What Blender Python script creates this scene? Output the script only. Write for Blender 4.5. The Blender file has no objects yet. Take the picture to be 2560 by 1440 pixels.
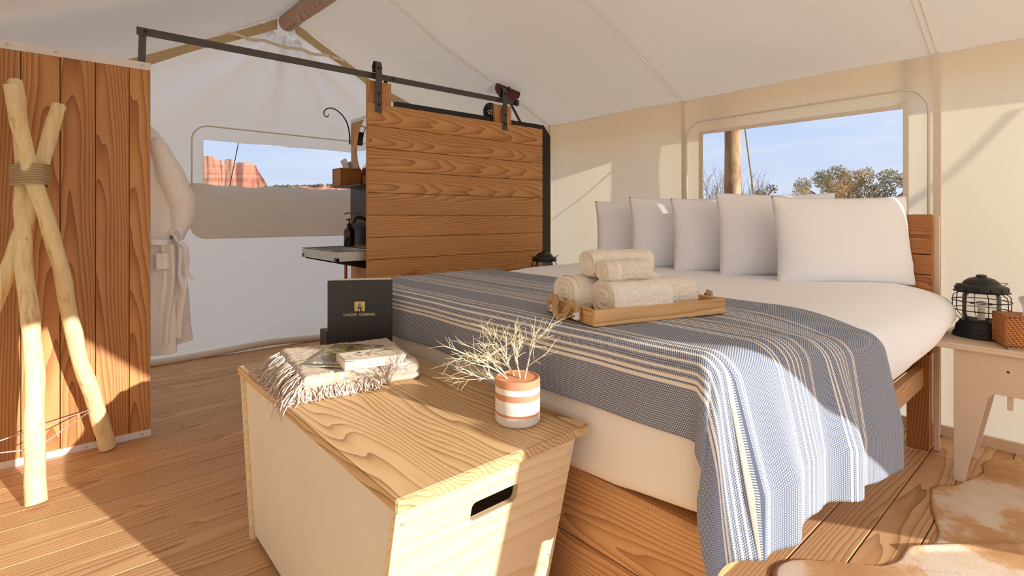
import bpy, bmesh, math, random
from math import sin, cos, pi, sqrt, atan, atan2, exp, hypot
from mathutils import Vector, Matrix, noise, geometry
S = bpy.context.scene
COL = S.collection
R = random.Random(7)

# ---------------------------------------------------------------- camera, sky, sun, exposure
H = 1.2
yaw = math.atan(1480 / 1293.0)
cam_d = bpy.data.cameras.new('camera'); cam = bpy.data.objects.new('camera', cam_d); COL.objects.link(cam)
cam_d.sensor_width = 36; cam_d.lens = 1293 * 36 / 2560; cam_d.shift_y = -180 / 2560; cam_d.clip_start = 0.05; cam_d.clip_end = 3000
cam.location = (0, 0, H)
cam.rotation_euler = (pi / 2, 0, -(pi / 2 - (pi / 2 - yaw)) + 0)
fwd = Vector((cos(yaw), sin(yaw), 0))
cam.rotation_euler = (-fwd).to_track_quat('Z', 'Y').to_euler()
S.camera = cam
S.view_settings.view_transform = 'Standard'; S.view_settings.look = 'None'
S.view_settings.gamma = 1; S.view_settings.use_curve_mapping = False
S.view_settings.exposure = 0.98
S.cycles.max_bounces = 10; S.cycles.diffuse_bounces = 5; S.cycles.glossy_bounces = 3
S.cycles.use_adaptive_sampling = True; S.cycles.adaptive_threshold = 0.045
S.cycles.transparent_max_bounces = 12; S.cycles.sample_clamp_indirect = 6
S.cycles.caustics_reflective = False; S.cycles.caustics_refractive = False

def lin(c):
    return tuple((x / 255 / 12.92) if x / 255 <= 0.04045 else ((x / 255 + 0.055) / 1.055) ** 2.4 for x in c) + (1,)

w = bpy.data.worlds.new('sky'); S.world = w; w.use_nodes = True
nt = w.node_tree; nt.nodes.clear()
def wn(t, **k):
    n = nt.nodes.new(t)
    for a, b in k.items(): setattr(n, a, b)
    return n
tc = wn('ShaderNodeTexCoord'); sp = wn('ShaderNodeSeparateXYZ'); nt.links.new(tc.outputs['Generated'], sp.inputs[0])
ra = wn('ShaderNodeValToRGB'); nt.links.new(sp.outputs['Z'], ra.inputs[0])
ra.color_ramp.elements[0].position = 0.0; ra.color_ramp.elements[0].color = lin((205, 214, 226))
ra.color_ramp.elements[1].position = 0.5; ra.color_ramp.elements[1].color = lin((150, 182, 226))
e = ra.color_ramp.elements.new(0.16); e.color = lin((184, 202, 230))
mp = wn('ShaderNodeMapping'); mp.inputs['Scale'].default_value = (1.6, 1.6, 9); nt.links.new(tc.outputs['Generated'], mp.inputs[0])
nz = wn('ShaderNodeTexNoise'); nz.inputs['Scale'].default_value = 2.2; nz.inputs['Detail'].default_value = 6; nt.links.new(mp.outputs[0], nz.inputs[0])
cr = wn('ShaderNodeValToRGB'); cr.color_ramp.elements[0].position = .48; cr.color_ramp.elements[1].position = .72
nt.links.new(nz.outputs[0], cr.inputs[0])
mx = wn('ShaderNodeMix', data_type='RGBA'); mx.inputs[7].default_value = lin((222, 226, 232))
ms = wn('ShaderNodeMath', operation='MULTIPLY'); ms.inputs[1].default_value = .55; nt.links.new(cr.outputs[0], ms.inputs[0])
nt.links.new(ms.outputs[0], mx.inputs[0]); nt.links.new(ra.outputs[0], mx.inputs[6])
bg = wn('ShaderNodeBackground'); bg.inputs[1].default_value = 1.0; nt.links.new(mx.outputs[2], bg.inputs[0])
ow = wn('ShaderNodeOutputWorld'); nt.links.new(bg.outputs[0], ow.inputs[0])

SX, SZ = -.24, -.285            # sunlight travels (SX, 1, SZ)
sun_d = bpy.data.lights.new('sun', 'SUN'); sun = bpy.data.objects.new('sun', sun_d); COL.objects.link(sun)
sun_d.energy = 3.4; sun_d.angle = 0.009; sun_d.color = (1.0, .94, .85)
sun.rotation_euler = Vector((SX, 1, SZ)).to_track_quat('-Z', 'Y').to_euler(); sun.location = (2, -6, 5)

# ---------------------------------------------------------------- helpers
WM = {}
class MB:
    def __init__(s): s.v = []; s.f = []; s.uv = None
    def add(s, vs, fs):
        o = len(s.v); s.v += [tuple(v) for v in vs]; s.f += [tuple(o + i for i in f) for f in fs]; return s
    def box(s, x0, x1, y0, y1, z0, z1):
        return s.add([(x, y, z) for z in (z0, z1) for y in (y0, y1) for x in (x0, x1)],
                     [(0, 2, 3, 1), (4, 5, 7, 6), (0, 1, 5, 4), (2, 6, 7, 3), (0, 4, 6, 2), (1, 3, 7, 5)])
    def tube(s, pts, rad, seg=8, closed=False, caps=True, flat=1.0):
        pts = [Vector(p) for p in pts]; n = len(pts)
        if not hasattr(rad, '__len__'): rad = [rad] * n
        up = Vector((0, 0, 1)); vs = []; prev = None
        for i in range(n):
            if closed: t = pts[(i + 1) % n] - pts[i - 1]
            else: t = pts[min(i + 1, n - 1)] - pts[max(i - 1, 0)]
            t = t.normalized() if t.length > 1e-9 else Vector((0, 0, 1))
            if prev is None:
                a = up if abs(t.z) < .9 else Vector((1, 0, 0)); nx = t.cross(a).normalized()
            else:
                nx = prev - t * prev.dot(t); nx = nx.normalized() if nx.length > 1e-6 else t.orthogonal().normalized()
            prev = nx; ny = t.cross(nx)
            for k in range(seg):
                a = 2 * pi * k / seg; vs.append(pts[i] + (nx * cos(a) + ny * sin(a) * flat) * rad[i])
        fs = []
        for i in range(n if closed else n - 1):
            j = (i + 1) % n
            for k in range(seg):
                l = (k + 1) % seg; fs.append((i * seg + k, i * seg + l, j * seg + l, j * seg + k))
        if caps and not closed: fs += [tuple(range(seg))[::-1], tuple((n - 1) * seg + k for k in range(seg))]
        return s.add(vs, fs)
    def lathe(s, prof, c=(0, 0, 0), seg=32, axis='Z'):
        vs = []
        for r, z in prof:
            for k in range(seg):
                a = 2 * pi * k / seg
                p = (r * cos(a), r * sin(a), z)
                if axis == 'Y': p = (p[0], p[2], p[1])
                if axis == 'X': p = (p[2], p[0], p[1])
                vs.append((c[0] + p[0], c[1] + p[1], c[2] + p[2]))
        fs = []
        for i in range(len(prof) - 1):
            for k in range(seg):
                l = (k + 1) % seg; fs.append((i * seg + k, i * seg + l, (i + 1) * seg + l, (i + 1) * seg + k))
        if prof[0][0] > 1e-6: fs.append(tuple(range(seg))[::-1])
        if prof[-1][0] > 1e-6: fs.append(tuple((len(prof) - 1) * seg + k for k in range(seg)))
        return s.add(vs, fs)
    def prism(s, poly, fn0, fn1, holes=()):
        # poly: 2D loops; fn0/fn1 map (a,b) to 3D on either side
        loops = [list(poly)] + [list(h) for h in holes]
        tris = geometry.tessellate_polygon([[Vector((a, b, 0)) for a, b in l] for l in loops])
        flat = [p for l in loops for p in l]; n = len(flat)
        fs = [tuple(t) for t in tris] + [tuple(n + i for i in t[::-1]) for t in tris]
        o = 0
        for l in loops:
            m = len(l)
            for i in range(m):
                j = (i + 1) % m; fs.append((o + i, o + j, n + o + j, n + o + i))
            o += m
        return s.add([fn0(a, b) for a, b in flat] + [fn1(a, b) for a, b in flat], fs)
    def grid(s, nu, nv, fn, close_u=False):
        o = []
        for j in range(nv + 1):
            for i in range(nu if close_u else nu + 1): o.append(fn(i / nu, j / nv))
        m = nu if close_u else nu + 1
        fs = []
        for j in range(nv):
            for i in range(nu):
                k = (i + 1) % m
                fs.append((j * m + i, j * m + k, (j + 1) * m + k, (j + 1) * m + i))
        return s.add(o, fs)

def setp(o, label=None, cat=None, group=None, kind=None):
    if label: o['label'] = label
    if cat: o['category'] = cat
    if group: o['group'] = group
    if kind: o['kind'] = kind
    return o
def link(o, M, parent):
    COL.objects.link(o); WM[o] = M
    o.matrix_basis = M
    if parent is not None:
        o.parent = parent; o.matrix_parent_inverse = WM[parent].inverted()
    return o
def empty(name, loc, label, cat, group=None):
    o = bpy.data.objects.new(name, None); o.empty_display_size = .05
    link(o, Matrix.Translation(loc), None); return setp(o, label, cat, group)
def obj(name, mb, m, parent=None, smooth=False, bevel=0, M=None, fix=True, seg=2):
    me = bpy.data.meshes.new(name); me.from_pydata(mb.v, [], mb.f)
    bm = bmesh.new(); bm.from_mesh(me)
    if fix: bmesh.ops.recalc_face_normals(bm, faces=bm.faces)
    if bevel:
        es = [e for e in bm.edges if len(e.link_faces) == 2 and e.calc_face_angle(0) > .6]
        bmesh.ops.bevel(bm, geom=es, offset=bevel, segments=seg, affect='EDGES', clamp_overlap=True)
    bm.to_mesh(me); bm.free()
    if smooth:
        for p in me.polygons: p.use_smooth = True
        if smooth == 'auto' : me.set_sharp_from_angle(angle=.7)
    me.materials.append(m)
    return link(bpy.data.objects.new(name, me), M or Matrix(), parent)
_pm = {}
def plank(name, c, L, Wd, T, m, ax=('X', 'Y'), parent=None, bevel=.002):
    """board: local X = length, Y = width, Z = thickness"""
    key = (round(L, 4), round(Wd, 4), round(T, 4), m.name, bevel)
    if key not in _pm:
        me = bpy.data.meshes.new(name); bm = bmesh.new(); bmesh.ops.create_cube(bm, size=1)
        for v in bm.verts: v.co = Vector((v.co.x * L, v.co.y * Wd, v.co.z * T))
        bmesh.ops.bevel(bm, geom=bm.edges[:], offset=bevel, segments=1, affect='EDGES')
        bm.to_mesh(me); bm.free(); me.materials.append(m); _pm[key] = me
    D = {'X': Vector((1, 0, 0)), 'Y': Vector((0, 1, 0)), 'Z': Vector((0, 0, 1))}
    a, b = [D[q] if isinstance(q, str) else Vector(q).normalized() for q in ax]
    n = a.cross(b)
    M = Matrix((a, b, n)).transposed().to_4x4(); M.translation = Vector(c)
    return link(bpy.data.objects.new(name, _pm[key]), M, parent)
def copytree(root, loc, label, group=None):
    r = root.copy(); COL.objects.link(r); r.location = loc; r['label'] = label
    for ch in list(root.children):
        c = ch.copy(); COL.objects.link(c); c.parent = r
        for g in ch.children:
            d = g.copy(); COL.objects.link(d); d.parent = c
    return r
def text(name, s, size, M, m, parent, extrude=.0003, bold=0):
    cu = bpy.data.curves.new(name, 'FONT'); cu.body = s; cu.size = size; cu.extrude = extrude; cu.offset = bold
    cu.align_x = 'CENTER'; cu.align_y = 'CENTER'; cu.resolution_u = 3
    t = bpy.data.objects.new(name, cu); COL.objects.link(t)
    dg = bpy.context.evaluated_depsgraph_get(); dg.update()
    me = bpy.data.meshes.new_from_object(t.evaluated_get(dg)); bpy.data.objects.remove(t)
    me.materials.clear(); me.materials.append(m)
    return link(bpy.data.objects.new(name, me), M, parent)
def frame(o, x, y):
    x = Vector(x).normalized(); y = Vector(y).normalized(); z = x.cross(y).normalized(); y = z.cross(x)
    M = Matrix((x, y, z)).transposed().to_4x4(); M.translation = Vector(o); return M
def nz3(x, y, z): return noise.noise(Vector((x, y, z)))

# ---------------------------------------------------------------- materials
class NT:
    def __init__(s, name):
        s.m = bpy.data.materials.new(name); s.m.use_nodes = True; s.t = s.m.node_tree
        s.b = s.t.nodes['Principled BSDF']; s.out = s.t.nodes['Material Output']
    def n(s, t, ins=None, **k):
        n = s.t.nodes.new(t)
        for a, b in k.items(): setattr(n, a, b)
        for a, b in (ins or {}).items(): s.set(n.inputs[a], b)
        return n
    def set(s, inp, v):
        if hasattr(v, 'outputs'): v = v.outputs[0]
        if isinstance(v, bpy.types.NodeSocket): s.t.links.new(v, inp)
        else: inp.default_value = v
    def math(s, op, a, b=0.0, c=None):
        n = s.n('ShaderNodeMath', operation=op); s.set(n.inputs[0], a); s.set(n.inputs[1], b)
        if c is not None: s.set(n.inputs[2], c)
        return n.outputs[0]
    def vmath(s, op, a, b=(0, 0, 0)):
        n = s.n('ShaderNodeVectorMath', operation=op); s.set(n.inputs[0], a); s.set(n.inputs[1], b); return n.outputs[0]
    def ramp(s, f, stops):
        n = s.n('ShaderNodeValToRGB'); s.set(n.inputs[0], f); e = n.color_ramp.elements
        for i, (p, c) in enumerate(stops):
            q = e[i] if i < 2 else e.new(p)
            q.position = p; q.color = c if len(c) == 4 else lin(c)
        return n.outputs[0]
    def mix(s, f, a, b, mode='MIX'):
        n = s.n('ShaderNodeMix', data_type='RGBA', blend_type=mode); s.set(n.inputs[0], f)
        s.set(n.inputs[6], a if not isinstance(a, tuple) or len(a) == 4 else lin(a)); s.set(n.inputs[7], b if not isinstance(b, tuple) or len(b) == 4 else lin(b)); return n.outputs[2]
    def noise(s, v, scale, detail=3, rough=.5):
        n = s.n('ShaderNodeTexNoise', {'Scale': scale, 'Detail': detail, 'Roughness': rough}); s.set(n.inputs['Vector'], v); return n
    def bump(s, h, strength=.3, dist=.002):
        n = s.n('ShaderNodeBump', {'Strength': strength, 'Distance': dist}); s.set(n.inputs['Height'], h)
        s.t.links.new(n.outputs[0], s.b.inputs['Normal']); return n
    def coord(s, k='Object'): return s.n('ShaderNodeTexCoord').outputs[k]
    def mapping(s, v, scale=(1, 1, 1), loc=(0, 0, 0), rot=(0, 0, 0)):
        n = s.n('ShaderNodeMapping'); s.set(n.inputs[0], v); n.inputs['Scale'].default_value = scale
        n.inputs['Location'].default_value = loc; n.inputs['Rotation'].default_value = rot; return n.outputs[0]
    def fin(s, col=None, rough=.6, metal=0, spec=.5):
        if col is not None: s.set(s.b.inputs['Base Color'], col if not isinstance(col, tuple) or len(col) == 4 else lin(col))
        s.set(s.b.inputs['Roughness'], rough); s.b.inputs['Metallic'].default_value = metal
        s.b.inputs['Specular IOR Level'].default_value = spec
        return s.m

def wood(name, light, mid, dark, ring=.008, axis='X', rough=.55, warp=.028, tilt=.05, spread=.12, fine=.35, var=.12, bump=.25, depth=.06, knots=True):
    n = NT(name); c = n.coord()
    if axis != 'X':
        sx = n.n('ShaderNodeSeparateXYZ'); n.set(sx.inputs[0], c)
        o = {'Y': (1, 0, 2), 'Z': (2, 1, 0)}[axis]
        cb = n.n('ShaderNodeCombineXYZ')
        for i in range(3): n.set(cb.inputs[i], sx.outputs[o[i]])
        c = cb.outputs[0]
    oi = n.n('ShaderNodeObjectInfo'); rnd = oi.outputs['Random']
    wn_ = n.n('ShaderNodeTexWhiteNoise', noise_dimensions='1D'); n.set(wn_.inputs['W'], rnd)
    off = n.vmath('MULTIPLY', n.vmath('SUBTRACT', wn_.outputs['Color'], (.5, .5, .5)), (3.0, 2 * spread, 0.0))
    c2 = n.vmath('ADD', c, off)
    stretched = n.vmath('MULTIPLY', c2, (.75, 4.5, 4.5))
    wv = n.n('ShaderNodeTexNoise', {'Scale': 1.7, 'Detail': 2.0, 'Roughness': .45}); n.set(wv.inputs['Vector'], stretched)
    wp = n.vmath('MULTIPLY', n.vmath('SUBTRACT', wv.outputs['Color'], (.5, .5, .5)), (0, warp * 2, warp * 2))
    sx = n.n('ShaderNodeSeparateXYZ'); n.set(sx.inputs[0], n.vmath('ADD', c2, wp))
    X, Y, Z = sx.outputs
    Z2 = n.math('ADD', Z, n.math('ADD', n.math('MULTIPLY', X, tilt), depth))
    r = n.math('SQRT', n.math('ADD', n.math('MULTIPLY', Y, Y), n.math('MULTIPLY', n.math('MULTIPLY', Z2, Z2), 1.6)))
    kn = 0.0
    if knots:
        vo = n.n('ShaderNodeTexVoronoi', {'Scale': 1.0}); n.set(vo.inputs['Vector'], n.vmath('MULTIPLY', c2, (1.1, 4.2, .01)))
        kn = n.math('MAXIMUM', n.math('SUBTRACT', 1.0, n.math('MULTIPLY', vo.outputs['Distance'], 7.0)), 0.0)
        kn = n.math('MULTIPLY', kn, kn)
        r = n.math('ADD', r, n.math('MULTIPLY', kn, .022))
    ph = n.math('FRACT', n.math('DIVIDE', r, ring))
    sw = n.math('POWER', ph, 1.8)
    fib = n.noise(n.vmath('MULTIPLY', c2, (9, 380, 380)), 1.0, 2)
    big = n.noise(n.vmath('MULTIPLY', c2, (1.3, 9, 9)), 1.0, 2)
    f = n.math('ADD', n.math('MULTIPLY', sw, .78), n.math('MULTIPLY', n.math('SUBTRACT', fib.outputs[0], .5), fine))
    f = n.math('ADD', f, n.math('MULTIPLY', n.math('SUBTRACT', big.outputs[0], .5), .5))
    col = n.ramp(f, [(0.0, light), (.95, dark), (.45, mid)])
    if knots: col = n.mix(n.math('MULTIPLY', n.math('MINIMUM', kn, 1.0), .8), col, tuple(int(v * .62) for v in dark))
    hv = n.n('ShaderNodeHueSaturation'); n.set(hv.inputs['Value'], n.math('ADD', 1 - var / 2, n.math('MULTIPLY', wn_.outputs['Value'], var))); n.set(hv.inputs['Color'], col)
    n.bump(n.math('MULTIPLY', f, -1.0), bump, .0015)
    return n.fin(hv.outputs[0], rough, 0, .35)

def plain(name, col, rough=.6, metal=0, var=0.0, vs=20, bump=0, bs=60, spec=.5):
    n = NT(name); c = n.coord(); k = col
    nn = n.noise(c, vs, 3)
    k = n.mix(nn.outputs[0], tuple(min(255, int(v * (1 + max(var, .03)))) for v in col), tuple(int(v * (1 - max(var, .03))) for v in col))
    if bump: n.bump(n.noise(c, bs, 3).outputs[0], bump, .002)
    return n.fin(k, rough, metal, spec)

def canvas(name, col, trans, tcol=None, tf=.42):
    n = NT(name); c = n.coord()
    big = n.noise(c, 1.6, 3).outputs[0]
    k = n.mix(big, tuple(min(255, int(v * 1.01)) for v in col), tuple(int(v * .975) for v in col))
    we = n.noise(n.vmath('MULTIPLY', c, (500, 500, 500)), 1, 1).outputs[0]
    b = n.n('ShaderNodeBump', {'Strength': .12, 'Distance': .003}); n.set(b.inputs['Height'], n.math('ADD', n.noise(c, 5, 3).outputs[0], n.math('MULTIPLY', we, .03)))
    d = n.n('ShaderNodeBsdfDiffuse'); n.set(d.inputs[0], k); n.set(d.inputs['Normal'], b.outputs[0])
    t = n.n('ShaderNodeBsdfTranslucent'); n.set(t.inputs[0], lin(tcol or col)); n.set(t.inputs['Normal'], b.outputs[0])
    m = n.n('ShaderNodeMixShader'); m.inputs[0].default_value = tf
    n.t.links.new(d.outputs[0], m.inputs[1]); n.t.links.new(t.outputs[0], m.inputs[2]); n.t.links.new(m.outputs[0], n.out.inputs[0])
    return n.m

def fabric(name, col, scale=900, bump=.2, var=.02, rough=.9, fuzz=0, wr=0):
    n = NT(name); c = n.coord()
    k = n.mix(n.noise(c, 6, 3).outputs[0], tuple(min(255, int(v * (1 + var))) for v in col), tuple(int(v * (1 - var)) for v in col))
    h = n.noise(c, scale, 2).outputs[0]
    if wr: h = n.math('ADD', n.math('MULTIPLY', h, .06), n.math('MULTIPLY', n.noise(c, wr, 4).outputs[0], 1.0))
    n.bump(h, bump, .004 if not fuzz else fuzz)
    n.fin(k, rough, 0, .15); n.b.inputs['Sheen Weight'].default_value = .15; return n.m

M_canvas = canvas('canvas_wall', (238, 230, 216), .4, (244, 232, 200), .42)
M_gable = canvas('canvas_gable', (242, 236, 228), .4, (248, 239, 222), .46)
M_hem = plain('canvas_hem', (232, 224, 212), .9, var=.02)
M_cfront = canvas('canvas_front', (243, 238, 228), .4, (250, 246, 238), .62)
M_roof = canvas('canvas_roof', (232, 218, 200), .4, (238, 222, 196), .18)
M_tape = plain('beige_tape', (203, 180, 140), .9, var=.04)
M_tape2 = plain('seam_tape', (236, 222, 204), .9, var=.02)
M_flap = canvas('flap_canvas', (228, 219, 206), .2, tf=.38)
M_floor = wood('deck_pine', (216, 174, 130), (200, 154, 110), (146, 100, 64), depth=.17, ring=.0075, tilt=.010, warp=.012, rough=.5, var=.14)
M_door = wood('cedar_door', (210, 158, 102), (190, 134, 82), (138, 88, 50), depth=.10, ring=.009, tilt=.028, warp=.018, rough=.5, var=.16)
M_screen = wood('cedar_screen', (206, 152, 98), (184, 124, 74), (132, 82, 46), depth=.11, ring=.0085, tilt=.020, warp=.013, rough=.5, var=.16, knots=False)
M_btop = wood('bench_pine', (226, 192, 144), (208, 168, 118), (124, 84, 54), ring=.014, axis='Y', tilt=.03, warp=.05, rough=.45, depth=.05, spread=.02)
M_bend = wood('pale_pine', (246, 224, 184), (240, 214, 170), (226, 192, 142), ring=.02, tilt=.02, warp=.03, rough=.55, bump=.05, knots=False)
M_ply = wood('plywood_edge', (222, 176, 112), (210, 160, 96), (186, 134, 76), ring=.004, rough=.6, bump=.05, knots=False)
M_bedw = wood('bed_pine', (222, 174, 124), (202, 150, 98), (154, 104, 64), depth=.12, ring=.009, tilt=.02, warp=.02, rough=.45)
M_head = wood('headboard_pine', (192, 132, 80), (166, 106, 60), (116, 70, 38), ring=.009, tilt=.03, rough=.45)
M_bamboo = wood('bamboo_ply', (240, 220, 194), (234, 210, 182), (218, 190, 158), ring=.006, tilt=.002, warp=.003, rough=.5, bump=.04, knots=False)
M_tray = wood('tray_wood', (220, 182, 128), (206, 162, 108), (168, 120, 74), ring=.005, tilt=.004, warp=.008, rough=.6, knots=False)
M_white = plain('white_board', (238, 231, 216), .45, var=.015, vs=4)
M_log = wood('ridge_log', (198, 168, 142), (178, 146, 120), (136, 104, 82), ring=.012, axis='Y', rough=.8, bump=.5)
def polemat():
    n = NT('peeled_pole'); c = n.coord()
    st = n.noise(n.vmath('MULTIPLY', c, (60, 60, 2.2)), 1.0, 4, .6).outputs[0]
    big = n.noise(n.vmath('MULTIPLY', c, (9, 9, 3)), 1.0, 3).outputs[0]
    col = n.ramp(n.math('ADD', n.math('MULTIPLY', st, .6), n.math('MULTIPLY', big, .4)), [(.34, (206, 164, 112)), (.62, (250, 232, 188)), (.46, (240, 216, 164))])
    vo = n.n('ShaderNodeTexVoronoi', {'Scale': 1.0}); n.set(vo.inputs['Vector'], n.vmath('MULTIPLY', c, (11, 11, 7)))
    k = n.math('MAXIMUM', n.math('SUBTRACT', 1.0, n.math('MULTIPLY', vo.outputs['Distance'], 7.5)), 0.0)
    col = n.mix(n.math('MULTIPLY', k, .9), col, (150, 98, 62)); n.bump(n.math('ADD', st, n.math('MULTIPLY', k, -.6)), .45, .004)
    return n.fin(col, .65, 0, .3)
M_pole = polemat()
M_metal = plain('dark_steel', (84, 79, 76), .45, .3, var=.05)
M_black = plain('black_paint', (34, 32, 34), .4, .2, var=.05)
M_alu = plain('aluminium_strip', (236, 232, 230), .35, 0, var=.01)
M_chrome = plain('chrome', (215, 215, 220), .3, .5)
M_steel = plain('brushed_steel', (206, 206, 202), .40, .3, var=.04, vs=60)
M_sheet = fabric('white_sheet', (247, 247, 250), 1500, .25, .01, wr=3.0)
M_pillow = fabric('pillow_cotton', (246, 246, 250), 1500, .35, .01, wr=5.0)
M_mat = fabric('mattress_cover', (246, 240, 230), 1500, .2, .01, wr=3.0)
M_rope = fabric('jute_rope', (190, 158, 114), 300, .5, .12)
M_twine = fabric('twine', (196, 170, 136), 400, .5, .1)
M_tissue = fabric('tissue_paper', (240, 238, 242), 300, .2, .01)
M_amber = plain('amber_glass', (40, 20, 12), .12, 0, spec=.8)
M_brass = plain('aged_brass', (120, 104, 70), .35, .9)
M_copper = plain('copper', (176, 112, 82), .3, .9)
M_red = plain('dark_red_enamel', (84, 30, 26), .4)
M_terra = plain('terracotta', (214, 150, 112), .8, var=.04, bump=.1)
M_glaze = plain('white_glaze', (244, 236, 224), .5, var=.01)
M_soil = plain('potting_filler', (176, 120, 84), .95, bump=.5)
M_twig = plain('bleached_twig', (240, 226, 192), .75, var=.06, vs=90)
M_binder = plain('black_leatherette', (44, 42, 43), .38, 0, bump=.06, bs=900, spec=.6)
M_paper = plain('paper', (240, 232, 220), .85)
M_gold = plain('gold_foil', (226, 206, 142), .35, .2)
M_ink = plain('dark_ink', (70, 66, 60), .8)
M_inkw = plain('white_ink', (240, 240, 240), .7)
def glass(name, col, alpha, rough=.05, tint=(1.0, 1.0, 1.0)):
    n = NT(name); t = n.n('ShaderNodeBsdfTransparent'); t.inputs[0].default_value = tint + (1,); g = n.n('ShaderNodeBsdfGlossy'); g.inputs['Roughness'].default_value = rough
    d = n.n('ShaderNodeBsdfDiffuse'); n.set(d.inputs[0], lin(col))
    m1 = n.n('ShaderNodeMixShader'); m1.inputs[0].default_value = alpha
    n.t.links.new(t.outputs[0], m1.inputs[1]); n.t.links.new(d.outputs[0], m1.inputs[2])
    fr = n.n('ShaderNodeFresnel'); fr.inputs[0].default_value = 1.3
    m2 = n.n('ShaderNodeMixShader'); n.t.links.new(fr.outputs[0], m2.inputs[0]); n.t.links.new(m1.outputs[0], m2.inputs[1]); n.t.links.new(g.outputs[0], m2.inputs[2])
    n.t.links.new(m2.outputs[0], n.out.inputs[0]); return n.m
M_vinyl = glass('clear_vinyl', (225, 220, 225), .07, .05, (.61, .63, .66))
M_globe = glass('lantern_glass', (240, 238, 228), .13, .08)
M_mirror = plain('mirror_silver', (235, 238, 236), .02, 1.0)

def blanket_mat():
    n = NT('striped_weave'); uv = n.n('ShaderNodeUVMap').outputs[0]
    s = n.n('ShaderNodeSeparateXYZ'); n.set(s.inputs[0], uv); U, V = s.outputs[0], s.outputs[1]
    p = .0058
    su = n.math('SINE', n.math('MULTIPLY', n.math('ADD', U, n.math('MULTIPLY', V, .5)), 2 * pi / p))
    sv = n.math('SINE', n.math('MULTIPLY', V, 2 * pi / p))
    dot = n.math('MULTIPLY', n.math('GREATER_THAN', su, -.1), n.math('GREATER_THAN', sv, -.15))
    base = n.mix(dot, (96, 110, 134), (224, 219, 215))
    base = n.mix(.12, base, n.mix(n.noise(n.vmath('MULTIPLY', uv, (3, 3, 3)), 2.0, 2).outputs[0], (110, 130, 160), (200, 200, 205)))
    acc = None
    lines = []
    for c in (.197, .515, .775):
        thick = .0046 if c < .2 else .0036
        e_ = .062 if c < .2 else .080
        lines += [(c - e_ - .006, thick), (c - e_ + .010, thick), (c - .033, .0032), (c - .010, .0032), (c + .013, .0032), (c + .034, .0024), (c + e_ - .003, .0022), (c + e_ + .005, .0022)]
    for c, h in lines:
        q = n.math('COMPARE', V, c, h)
        acc = q if acc is None else n.math('MAXIMUM', acc, q)
    dash = n.math('GREATER_THAN', n.math('SINE', n.math('MULTIPLY', U, 2 * pi / .006)), -.85)
    col = n.mix(n.math('MULTIPLY', acc, n.math('MULTIPLY_ADD', dash, .35, .65)), base, (246, 238, 224))
    n.bump(n.math('ADD', n.math('ADD', su, sv), n.math('MULTIPLY', acc, 1.0)), .35, .0008)
    n.fin(col, .95, 0, .1); return n.m
M_blanket = blanket_mat()

def throw_mat():
    n = NT('tweed_throw'); c = n.coord()
    s = n.n('ShaderNodeSeparateXYZ'); n.set(s.inputs[0], c)
    a = n.noise(n.vmath('MULTIPLY', c, (70, 9, 9)), 1.0, 3).outputs[0]
    col = n.ramp(a, [(.3, (226, 206, 200)), (.75, (236, 222, 208)), (.42, (222, 206, 134)), (.48, (238, 226, 222)), (.56, (206, 190, 178)), (.62, (226, 214, 160))])
    col = n.mix(.4, col, n.mix(n.noise(c, 260, 2).outputs[0], (196, 172, 158), (250, 242, 234)))
    n.bump(n.noise(c, 330, 3).outputs[0], .9, .006)
    return n.fin(col, .95, 0, .1)
M_throw = throw_mat()
M_fringe = fabric('fringe_wool', (230, 210, 196), 500, .5, .06)
def towel_mat():
    n = NT('terry_towel'); c = n.coord()
    k = n.mix(n.noise(c, 180, 2).outputs[0], (255, 250, 240), (248, 236, 220))
    n.bump(n.noise(c, 420, 3).outputs[0], .55, .004)
    return n.fin(k, 1, 0, .05)
M_towel = towel_mat()
M_band = fabric('towel_band', (246, 232, 208), 900, .2)
def waffle():
    n = NT('waffle_cotton'); c = n.coord(); s = n.n('ShaderNodeSeparateXYZ'); n.set(s.inputs[0], c)
    k = 2 * pi / .009
    h = n.math('ADD', n.math('SINE', n.math('MULTIPLY', s.outputs[0], k)), n.math('SINE', n.math('MULTIPLY', s.outputs[2], k)))
    n.bump(h, .35, .0012); return n.fin((247, 243, 240), .95, 0, .1)
M_waffle = waffle()
def hide():
    n = NT('cowhide'); c = n.coord()
    a = n.noise(n.vmath('MULTIPLY', c, (1, 1, 0)), 2.3, 6, .62).outputs[0]
    col = n.ramp(a, [(.40, (196, 150, 104)), (.62, (236, 222, 204)), (.50, (214, 172, 128)), (.54, (232, 212, 188))])
    f = n.noise(n.vmath('MULTIPLY', c, (120, 700, 100)), 1.0, 2).outputs[0]
    col = n.mix(n.math('MULTIPLY', f, .3), col, (170, 124, 84)); n.bump(f, .3, .002)
    return n.fin(col, .8, 0, .2)
M_hide = hide()
def rattan():
    n = NT('woven_rattan'); c = n.coord(); s = n.n('ShaderNodeSeparateXYZ'); n.set(s.inputs[0], c)
    hx = n.math('ADD', s.outputs[0], s.outputs[1])
    row = n.math('MULTIPLY', s.outputs[2], 1 / .008)
    ph = n.math('ADD', n.math('MULTIPLY', hx, 1 / .016), n.math('MULTIPLY', n.math('FLOOR', row), .33))
    a = n.math('ABSOLUTE', n.math('SINE', n.math('MULTIPLY', ph, pi)))
    b = n.math('ABSOLUTE', n.math('SINE', n.math('MULTIPLY', row, pi)))
    h = n.math('MULTIPLY', n.math('POWER', a, .5), n.math('POWER', b, .5))
    col = n.ramp(h, [(.15, (112, 58, 26)), (.9, (216, 152, 84)), (.6, (190, 118, 60))])
    n.bump(h, .8, .003); return n.fin(col, .5, 0, .4)
M_rattan = rattan()

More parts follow.
